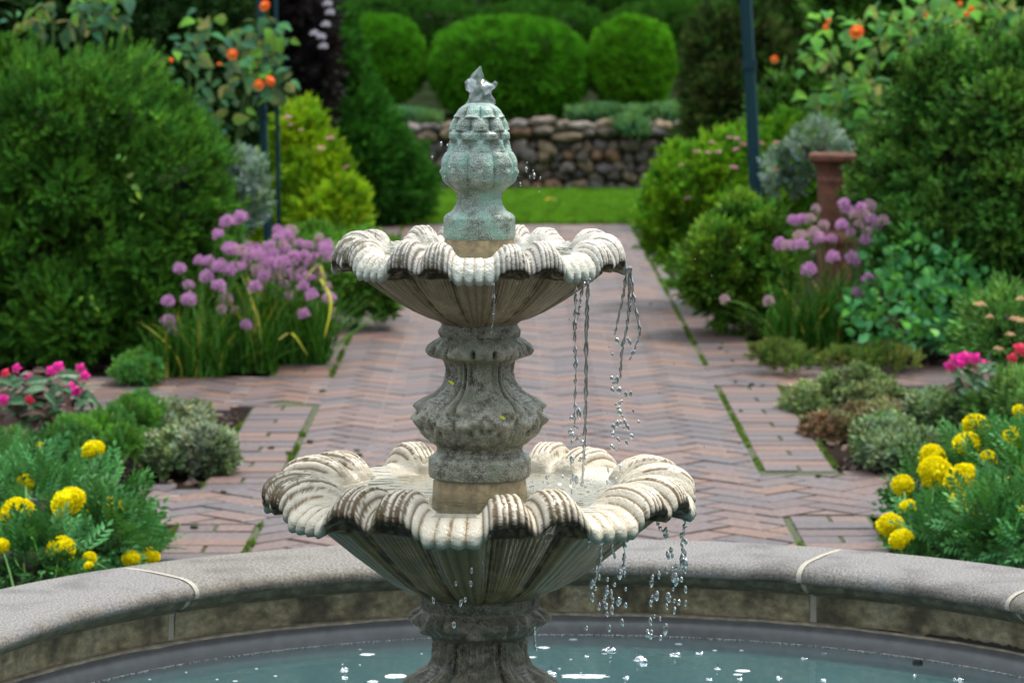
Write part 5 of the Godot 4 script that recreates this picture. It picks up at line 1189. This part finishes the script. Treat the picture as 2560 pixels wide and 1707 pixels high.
func make_furniture() -> void:
	var urn := thing("terracotta_urn", "terracotta urn with a flared rim half hidden by the rounded shrub", "urn", Vector3(1.823, 0, -11.057))
	var h := 0.92
	part("body", lathe([Vector2(0.120, h - 0.02), Vector2(0.128, h), Vector2(0.146, h + 0.002), Vector2(0.152, h - 0.012), Vector2(0.148, h - 0.04), Vector2(0.125, h - 0.055), Vector2(0.110, h - 0.09), Vector2(0.102, h - 0.13), Vector2(0.108, h - 0.136), Vector2(0.108, h - 0.15), Vector2(0.102, h - 0.16), Vector2(0.096, h - 0.32), Vector2(0.086, h - 0.42)], 48, 60, 1), M.terracotta, urn)
	part("foot", lathe([Vector2(0.082, 0.51), Vector2(0.11, 0.47), Vector2(0.11, 0.43), Vector2(0.10, 0.42), Vector2(0.10, 0.08), Vector2(0.14, 0.06), Vector2(0.14, 0.0)], 40, 40, 1), M.terracotta, urn)
	part("soil", lathe([Vector2(0.0, h - 0.02), Vector2(0.125, h - 0.022)], 24, 3, 0), M.soil, urn)
	var pr := thing("arbor_post", "dark teal metal post leaning up through the pink spirea", "post", Vector3(1.462, 0.378, -11.75))
	pr.position.y = 0
	post(pr, [Vector3(1.464, 0.181, -11.75), Vector3(1.438, 0.709, -11.75), Vector3(1.376, 1.744, -11.75), Vector3(1.348, 2.227, -11.75)], 0.038)
	var pl := thing("arbor_post", "thicker of two dark metal posts beside the orange flowered plant", "post", Vector3(-1.344, 0.549, -12.15))
	pl.position.y = 0
	post(pl, [Vector3(-1.336, 0.349, -12.15), Vector3(-1.351, 0.699, -12.15), Vector3(-1.368, 1.372, -12.15), Vector3(-1.381, 2.237, -12.15)], 0.024)
	var ps := thing("arbor_post", "thinner dark metal post next to the yellow green spirea", "post", Vector3(-1.286, 0.543, -12.25))
	ps.position.y = 0
	post(ps, [Vector3(-1.283, 0.392, -12.25), Vector3(-1.285, 0.744, -12.25), Vector3(-1.29, 1.37, -12.25), Vector3(-1.294, 2.24, -12.25)], 0.013)
	# fallen leaves and bits
	var lm := leaf_mesh(0.10, 0.055, "lance", 0.3, 0.3)
	for q in [[Vector3(0.449, 0, -20.953), "orange fallen leaf lying in the middle of the lawn", 1.3, Vector3(0.50, 0.22, 0.01)], [Vector3(1.051, 0, -18.076), "yellow fallen leaf on the bricks at the lawn's edge", 0.9, Vector3(0.45, 0.27, 0.01)], [Vector3(-0.232, 0, -19.463), "yellow fallen leaf on the lawn beside the finial's base", 1.0, Vector3(0.45, 0.30, 0.02)], [Vector3(-1.405, 0, -9.032), "yellowed leaf litter under the outlying alliums", 0.8, Vector3(0.4, 0.25, 0.03)]]:
		var o := part("fallen_leaf", lm, leafy(0.75, 0.45, srgb(q[3].x, q[3].y, q[3].z), false), self, q[0] + Vector3(0, 0.06, 0))
		o.basis = Basis(Vector3.UP, rnd(0.8, 2.2)) * Basis(Vector3.RIGHT, -1.15) * Basis.from_scale(Vector3.ONE * q[2])
		tag(o, q[1], "leaf")
	var ly := leaf_mesh(0.016, 0.006, "lance", 0.3, 0.4)
	for q in [[Vector3(-0.05, 0.966, 0.09), "tiny yellow petal stuck on the baluster's slender shoulder"], [Vector3(0.054, 0.9, 0.135), "tiny yellow petal stuck on the baluster's carved bulb"]]:
		var o := part("fallen_petal", ly, leafy(0.75, 0.45, srgb(0.5, 0.5, 0.02), false), self, q[0])
		o.basis = Basis(Vector3.BACK, 1.1)
		tag(o, q[1], "petal")
	var bit := blob_mesh(Vector3(0.02, 0.008, 0.013), 8, 5, 0.4)
	for p in [Vector3(-0.734, 0, -6.188), Vector3(-0.876, 0, -6.01), Vector3(-0.793, 0, -5.861), Vector3(-0.782, 0, -7.879), Vector3(-0.96, 0, -4.844), Vector3(1.043, 0, -7.174), Vector3(1.159, 0, -8.13), Vector3(1.204, 0, -8.079), Vector3(1.117, 0, -9.73), Vector3(1.093, 0, -8.25), Vector3(-0.991, 0, -4.066), Vector3(1.194, 0, -5.241), Vector3(-0.521, 0, -5.8), Vector3(0.866, 0, -12.11), Vector3(-0.535, 0, -5.922)]:
		var o := part("seed_pod", bit, M.twigs_and_core_shade, self, p + Vector3(0, 0.004, 0))
		o.rotation.y = rnd(0, 6)
		o.scale = Vector3.ONE * rnd(0.6, 1.1)
		tag(o, "small dark bit of plant litter lying on the brick path", "litter", "dark bits on the bricks")
	var tw := part("twig", tube([Vector3(-1.108, 0, -3.631), Vector3(-1.056, 0, -3.664) + Vector3(0, 0.02, 0), Vector3(-1.013, 0, -3.818) + Vector3(0, 0.035, 0)], [0.007, 0.005, 0.001], 6), M.bark, self)
	tag(tw, "dark twig poking out from the marigolds over the bricks", "twig")
	var TC := [[], PackedColorArray()]
	for i in 2600:
		var s := 1.0 if rng.randf() < 0.5 else -1.0
		var x := 1.3 + rng.randf() * 1.6 if s > 0 else -1.08 - rng.randf() * 1.7
		var z := rnd(-8.1, -5.4) if s > 0 else rnd(-7.3, -5.1)
		if rng.randf() < 0.35:
			z = rnd(-3.7, -2.4)
			x = s * rnd(1.25, 2.6)
		if rng.randf() < 0.2: z = rnd(-9.6, -8.95)
		TC[0].append(Transform3D(Basis.from_euler(Vector3(rnd(0, 6), rnd(0, 6), rnd(0, 6))) * Basis.from_scale(Vector3(rnd(0.5, 1.6), rnd(0.4, 1), rnd(0.5, 1.2))), Vector3(x, -0.016, z)))
		TC[1].append(Color(0.06, 0.038, 0.028) * rnd(0.5, 1.6))
	multi("mulch", blob_mesh(Vector3(0.016, 0.010, 0.012), 6, 4, 0.5), M.mulch, self, TC).set_meta("label", "loose dark bark mulch on the flower beds")

func post(t: Node3D, pts: Array, r: float) -> void:
	var local := []
	for p in pts: local.append(p - t.position)
	var c := curve_points(local, 12)
	var rr := []
	for k in 12: rr.append(r)
	var o := part("shaft", tube(c, rr, 4), M.post_metal, t)
	var cl := CylinderMesh.new()
	cl.top_radius = r * 1.06
	cl.bottom_radius = r * 1.06
	cl.height = 0.05
	part("collar", cl, M.post_metal, t, c[6])

# ---------- falling water ----------
func stream(label: String, pts: Array, r: float, bead: float, n := 46, taper := 0.6) -> void:
	var c := curve_points(pts, n)
	var rr := []
	for k in n:
		var t := float(k) / (n - 1)
		var a: float = noise.get_noise_1d(k * 60.0 + pts[0].x * 900.0)
		rr.append(r * lerpf(1.0, taper, t) * clampf(1.0 + bead * (sin(k * 1.35) * 0.6 + a * 1.6), 0.25, 2.2))
		c[k] += Vector3(noise.get_noise_1d(k * 2.0 + 7), 0, noise.get_noise_1d(k * 2.0 + 99)) * 0.003
	rr[0] = r * 1.2
	rr[n - 1] = r * 0.3
	var o := part("water_stream", tube(c, rr, 8), M.water, self)
	tag(o, label, "water stream", "streams falling from the bowls")

func drops(label: String, group: String, x0: Vector3, x1: Vector3, n: int, size: Vector2, depth := 0.05) -> void:
	var m: Mesh = M.drop
	for i in n:
		var p := Vector3(rnd(x0.x, x1.x), rnd(x0.y, x1.y), (x0.z + x1.z) / 2 + rnd(-depth, depth))
		var o := part("water_drop", m, M.water, self, p)
		var s := rnd(size.x, size.y) * (0.75 + 0.45 * rng.randf())
		o.scale = Vector3(s * 0.85, s * rnd(1.2, 2.3), s * 0.85)
		o.rotation = Vector3(rnd(-0.2, 0.2), 0, rnd(-0.2, 0.2))
		tag(o, label, "water drop", group)

func make_water() -> void:
	M.drop = blob_mesh(Vector3.ONE, 12, 8, 0.12, 2.0, 5.0)
	# the jet over the finial
	var jet := thing("water_jet", "clear ragged crown of water bubbling over the finial", "water jet", Vector3(0, 1.533, 0))
	var pr := resample([Vector2(0.001, 0.077), Vector2(0.005, 0.070), Vector2(0.010, 0.060), Vector2(0.013, 0.050), Vector2(0.019, 0.044), Vector2(0.025, 0.036), Vector2(0.024, 0.026), Vector2(0.022, 0.018), Vector2(0.025, 0.008), Vector2(0.029, -0.002), Vector2(0.030, -0.006)], 60, 1)
	var P := PackedVector3Array()
	for j in 60:
		for i in 48:
			var th := TAU * i / 48
			var r: float = pr[j].x
			var q := Vector3(sin(th), pr[j].y * 40, cos(th))
			r *= 1.0 + 0.5 * coarse.get_noise_3d(q.x * 7, q.y * 5, q.z * 7) + 0.06 * noise.get_noise_3d(q.x * 9, q.y * 8, q.z * 9)
			P.append(Vector3(r * sin(th) + 0.004 * sin(pr[j].y * 90), pr[j].y, r * cos(th)))
	part("crown", grid(48, 60, true, P), M.film, jet)
	part("horn", tube(curve_points([Vector3(0.008, 0.028, 0.004), Vector3(0.022, 0.034, 0.006), Vector3(0.031, 0.038, 0.006), Vector3(0.033, 0.046, 0.006)], 12), [0.010, 0.010, 0.009, 0.008, 0.007, 0.006, 0.0055, 0.005, 0.005, 0.005, 0.004, 0.002], 10), M.film, jet)
	part("lobe", blob_mesh(Vector3(0.011, 0.013, 0.010), 14, 10, 0.3), M.film, jet, Vector3(-0.018, 0.038, 0.004))
	stream("beaded water stream falling from the upper bowl's dripping front lip", [Vector3(0.194, 1.192, 0.22), Vector3(0.194, 1.14, 0.22), Vector3(0.192, 1.079, 0.22), Vector3(0.194, 1.009, 0.22), Vector3(0.192, 0.939, 0.22), Vector3(0.193, 0.891, 0.22)], 0.0032, 0.8, 60)
	stream("side trickle joining the beaded stream under the dripping lip", [Vector3(0.211, 1.185, 0.22), Vector3(0.205, 1.158, 0.22), Vector3(0.202, 1.136, 0.22), Vector3(0.198, 1.11, 0.22)], 0.0028, 0.8, 24)
	stream("longest smooth dark water stream reaching down to the lower bowl", [Vector3(0.219, 1.193, 0.23), Vector3(0.217, 1.141, 0.23), Vector3(0.215, 1.054, 0.23), Vector3(0.214, 0.967, 0.23), Vector3(0.212, 0.879, 0.23), Vector3(0.21, 0.827, 0.23), Vector3(0.208, 0.774, 0.23)], 0.0040, 0.35, 60, 0.7)
	stream("strand curving inward from the upper bowl's outermost lip", [Vector3(0.302, 1.203, 0.05), Vector3(0.296, 1.151, 0.05), Vector3(0.284, 1.093, 0.05), Vector3(0.276, 1.062, 0.05)], 0.0030, 0.5, 30)
	stream("middle strand of three under the upper bowl's outermost lip", [Vector3(0.305, 1.202, 0.04), Vector3(0.308, 1.132, 0.04), Vector3(0.303, 1.083, 0.04), Vector3(0.293, 1.034, 0.04), Vector3(0.289, 0.971, 0.04)], 0.0038, 0.45, 44)
	stream("strand bowing outward then back under the outermost lip", [Vector3(0.309, 1.201, 0.03), Vector3(0.316, 1.141, 0.03), Vector3(0.329, 1.073, 0.03), Vector3(0.323, 1.046, 0.03), Vector3(0.308, 1.008, 0.03)], 0.0032, 0.6, 40)
	stream("thin drip running down the front of the upper bowl's underside", [Vector3(0.03, 1.191, 0.32), Vector3(0.032, 1.149, 0.32), Vector3(0.031, 1.124, 0.32), Vector3(0.026, 1.093, 0.32)], 0.0024, 0.9, 30)
	stream("short drip under the lower bowl's wettest lip", [Vector3(0.218, 0.709, 0.33), Vector3(0.219, 0.685, 0.33), Vector3(0.217, 0.665, 0.33)], 0.0026, 0.9, 20)
	stream("longer strand under the lower bowl's wettest lip", [Vector3(0.246, 0.712, 0.33), Vector3(0.244, 0.676, 0.33), Vector3(0.241, 0.641, 0.33), Vector3(0.227, 0.593, 0.33)], 0.0034, 0.8, 36)
	stream("thin strand beside the longer one below the lower bowl", [Vector3(0.268, 0.713, 0.32), Vector3(0.265, 0.683, 0.32), Vector3(0.267, 0.652, 0.32)], 0.0026, 0.9, 24)
	stream("strand ending in a heavy drop below the lower bowl", [Vector3(0.294, 0.712, 0.31), Vector3(0.291, 0.673, 0.31), Vector3(0.289, 0.629, 0.31), Vector3(0.29, 0.607, 0.31)], 0.0030, 0.9, 30)
	stream("ragged strand from the lower bowl's outermost lip", [Vector3(0.425, 0.701, 0.09), Vector3(0.42, 0.667, 0.09), Vector3(0.416, 0.631, 0.09), Vector3(0.412, 0.582, 0.09)], 0.0034, 0.8, 36)
	stream("short ragged dribble beneath the lower bowl's outer curl", [Vector3(0.36, 0.695, 0.15), Vector3(0.367, 0.68, 0.15), Vector3(0.38, 0.668, 0.15)], 0.003, 0.8, 20)
	stream("thin drip from the pedestal's scroll to the pool", [Vector3(0.112, 0.464, 0.09), Vector3(0.114, 0.437, 0.09), Vector3(0.117, 0.414, 0.09)], 0.0026, 0.7, 24)
	var s := Vector2(0.0028, 0.0052)
	drops("water drop where the beaded stream breaks up over the lower bowl", "drops ending the beaded stream", Vector3(0.182, 0.93, 0.22), Vector3(0.21, 0.781, 0.22), 14, s, 0.02)
	drops("water drop below the three strands of the outermost upper lip", "drops under the three strands", Vector3(0.27, 1.061, 0.04), Vector3(0.328, 0.818, 0.04), 34, s, 0.02)
	drops("water drop falling below the lower bowl's wettest lip to the pool", "drops under the wettest lip", Vector3(0.212, 0.657, 0.32), Vector3(0.296, 0.508, 0.32), 32, Vector2(0.0028, 0.0056), 0.05)
	drops("water drop falling below the lower bowl's outermost lip to the pool", "drops under the outermost lower lip", Vector3(0.382, 0.663, 0.09), Vector3(0.424, 0.5, 0.09), 34, Vector2(0.0028, 0.0056), 0.05)
	drops("water drop between the two dripping lips close to the pool", "drops near the pool", Vector3(0.34, 0.592, 0.25), Vector3(0.402, 0.459, 0.25), 18, Vector2(0.0028, 0.0056), 0.1)
	drops("tiny splashed drop flying around the carved finial", "splashes around the finial", Vector3(-0.103, 1.453, 0.03), Vector3(-0.054, 1.346, 0.03), 9, Vector2(0.0012, 0.0032), 0.04)
	drops("tiny splashed drop thrown out beside the finial's bulb", "splashes beside the bulb", Vector3(0.075, 1.426, 0.03), Vector3(0.128, 1.346, 0.03), 9, Vector2(0.0012, 0.0032), 0.04)
	drops("drop falling in front of the lower bowl's dark underside", "drops before the underside", Vector3(-0.11, 0.67, 0.5), Vector3(0.045, 0.543, 0.5), 7, Vector2(0.0026, 0.0042), 0.05)
	drops("fine airborne droplet over the brick path beside the streams", "fine airborne droplets", Vector3(0.175, 1.257, 0.15), Vector3(0.547, 0.762, 0.15), 26, Vector2(0.0007, 0.0014), 0.2)
	drops("splash droplet hopping off the water of the lower bowl", "splashes in the lower bowl", Vector3(0.106, 0.783, 0.05), Vector3(0.303, 0.729, 0.05), 22, Vector2(0.0016, 0.0040), 0.12)
	# bubbles and foam on the pool
	var dome := blob_mesh(Vector3(1, 0.75, 1), 14, 8, 0.05)
	var crown := blob_mesh(Vector3(0.25, 1.1, 0.25), 10, 8, 0.4)
	for b in [Vector3(0.307, 0.037, -1.133), Vector3(0.369, 0.034, -1.008), Vector3(0.161, 0.032, -0.855), Vector3(-0.329, 0.025, -0.89), Vector3(0.46, 0.025, -1.064), Vector3(0.331, 0.018, -0.802), Vector3(-0.321, 0.016, -0.802), Vector3(0.248, 0.012, -1.054)] + [Vector3(0.519, 0.018, -1.091), Vector3(0.553, 0.022, -0.907), Vector3(0.769, 0.013, -1.029), Vector3(0.825, 0.014, -1.095), Vector3(0.691, 0.02, -0.798), Vector3(0.791, 0.015, -0.781), Vector3(1.01, 0.014, -0.831), Vector3(1.108, 0.022, -0.781), Vector3(0.527, 0.017, -0.781), Vector3(0.596, 0.013, -0.789)]:
		var o := thing("pool_bubble", "clear water bubble raised on the pool where drops land", "bubble", Vector3(b.x, 0.172, b.z), "bubbles on the pool")
		for k in 3:
			var d := part("dome", dome, M.water, o, Vector3(rnd(-0.4, 0.4), 0, rnd(-0.5, 0.5)) * b.y)
			d.scale = Vector3.ONE * b.y * rnd(0.16, 0.34)
		var f := part("froth", dome, M.foam, o, Vector3(0, -0.0005, 0))
		f.scale = Vector3(b.y * 0.34, 0.0018, b.y * 0.3)
		var j := part("splash", crown, M.water, o, Vector3(0, b.y * 0.2, 0))
		j.scale = Vector3.ONE * b.y * 0.42
	for b in [Vector3(-0.284, 0.038, -1.078), Vector3(0.218, 0.025, -1.264), Vector3(0.144, 0.031, -1.162), Vector3(0.115, 0.022, -1.045), Vector3(-0.206, 0.062, -0.82), Vector3(0.234, 0.12, -0.82), Vector3(-0.256, 0.031, -0.759), Vector3(-0.14, 0.018, -0.876), Vector3(0.476, 0.022, -1.206), Vector3(-0.303, 0.009, -1.139), Vector3(-0.335, 0.009, -0.959), Vector3(-0.295, 0.006, -0.952), Vector3(-0.152, 0.006, -1.088), Vector3(0.179, 0.008, -0.908), Vector3(0.229, 0.006, -0.859), Vector3(0.208, 0.007, -1.017)] + [Vector3(0.611, 0.04, -0.882), Vector3(0.56, 0.013, -1.127), Vector3(0.626, 0.013, -1.127), Vector3(0.596, 0.024, -0.839)] + [Vector3(-0.576, 0.013, -0.765), Vector3(-0.487, 0.01, -0.823), Vector3(-0.538, 0.008, -0.907), Vector3(-0.333, 0.012, -0.882), Vector3(-0.7, 0.007, -0.865), Vector3(-0.62, 0.008, -0.784), Vector3(-0.777, 0.008, -0.784), Vector3(-0.821, 0.006, -0.848)]:
		var pw := part("foam_patch", blob_mesh(Vector3(0.5, 0.5, 0.5), 18, 6, 0.5, 2.0, b.x * 7.0), M.foam, self, Vector3(b.x, 0.1725, b.z))
		pw.scale = Vector3(b.y * 0.9, 0.002, minf(b.y * 0.8, 0.05))
		tag(pw, "flat white patch of foam floating on the teal pool", "foam patch", "foam patches on the pool")
	var plug := part("floating_disc", lathe([Vector2(0.001, 0.008), Vector2(0.010, 0.007), Vector2(0.0125, 0.004), Vector2(0.0125, -0.004)], 24, 8, 0), M.gap_shade_and_cap, self, Vector3(1.035, 0.172, -0.975))
	tag(plug, "small round black cap on the pool near the liner", "cap")

func _ready() -> void:
	# camera, sky, sun, exposure
	var cam := Camera3D.new()
	var lens := CameraAttributesPhysical.new()
	lens.frustum_focal_length = 115.7
	lens.frustum_focus_distance = 6.5
	lens.frustum_near = 0.1
	lens.frustum_far = 300.0
	lens.exposure_aperture = 8.2
	cam.attributes = lens
	cam.position = Vector3(0.067, 1.744, 6.75)
	cam.rotation = Vector3(-0.10334, 0, 0)
	cam.far = 300.0
	add_child(cam)
	cam.current = true
	var sky := ProceduralSkyMaterial.new()
	sky.sky_top_color = Color(0.93, 0.97, 1.0)
	sky.sky_horizon_color = Color(0.36, 0.39, 0.40)
	sky.sky_curve = 0.65
	sky.ground_bottom_color = Color(0.12, 0.16, 0.09)
	sky.ground_horizon_color = Color(0.25, 0.3, 0.2)
	sky.sky_energy_multiplier = 1.4
	sky.sun_angle_max = 30.0
	var env := Environment.new()
	env.background_mode = Environment.BG_SKY
	env.sky = Sky.new()
	env.sky.sky_material = sky
	env.tonemap_mode = Environment.TONE_MAPPER_LINEAR
	env.tonemap_exposure = 1.5
	env.sdfgi_enabled = true
	env.ssao_enabled = true
	env.ssil_enabled = true
	var we := WorldEnvironment.new()
	we.environment = env
	add_child(we)
	var sun := DirectionalLight3D.new()
	sun.light_energy = 1.25
	sun.light_angular_distance = 14.0
	sun.light_color = Color(1.0, 0.97, 0.92)
	sun.shadow_enabled = true
	add_child(sun)
	sun.look_at_from_position(Vector3.ZERO, Vector3(-0.40, -1.0, 0.36), Vector3.UP)
	rng.seed = 4711
	noise.seed = 7
	noise.frequency = 0.25
	noise.fractal_octaves = 3
	coarse.seed = 21
	coarse.frequency = 0.12
	coarse.fractal_octaves = 2
	make_materials()
	make_ground()
	make_walk()
	make_wall()
	make_basin()
	make_fountain()
	make_shrubs()
	make_alliums()
	make_marigolds()
	make_flowers()
	make_furniture()
	make_water()
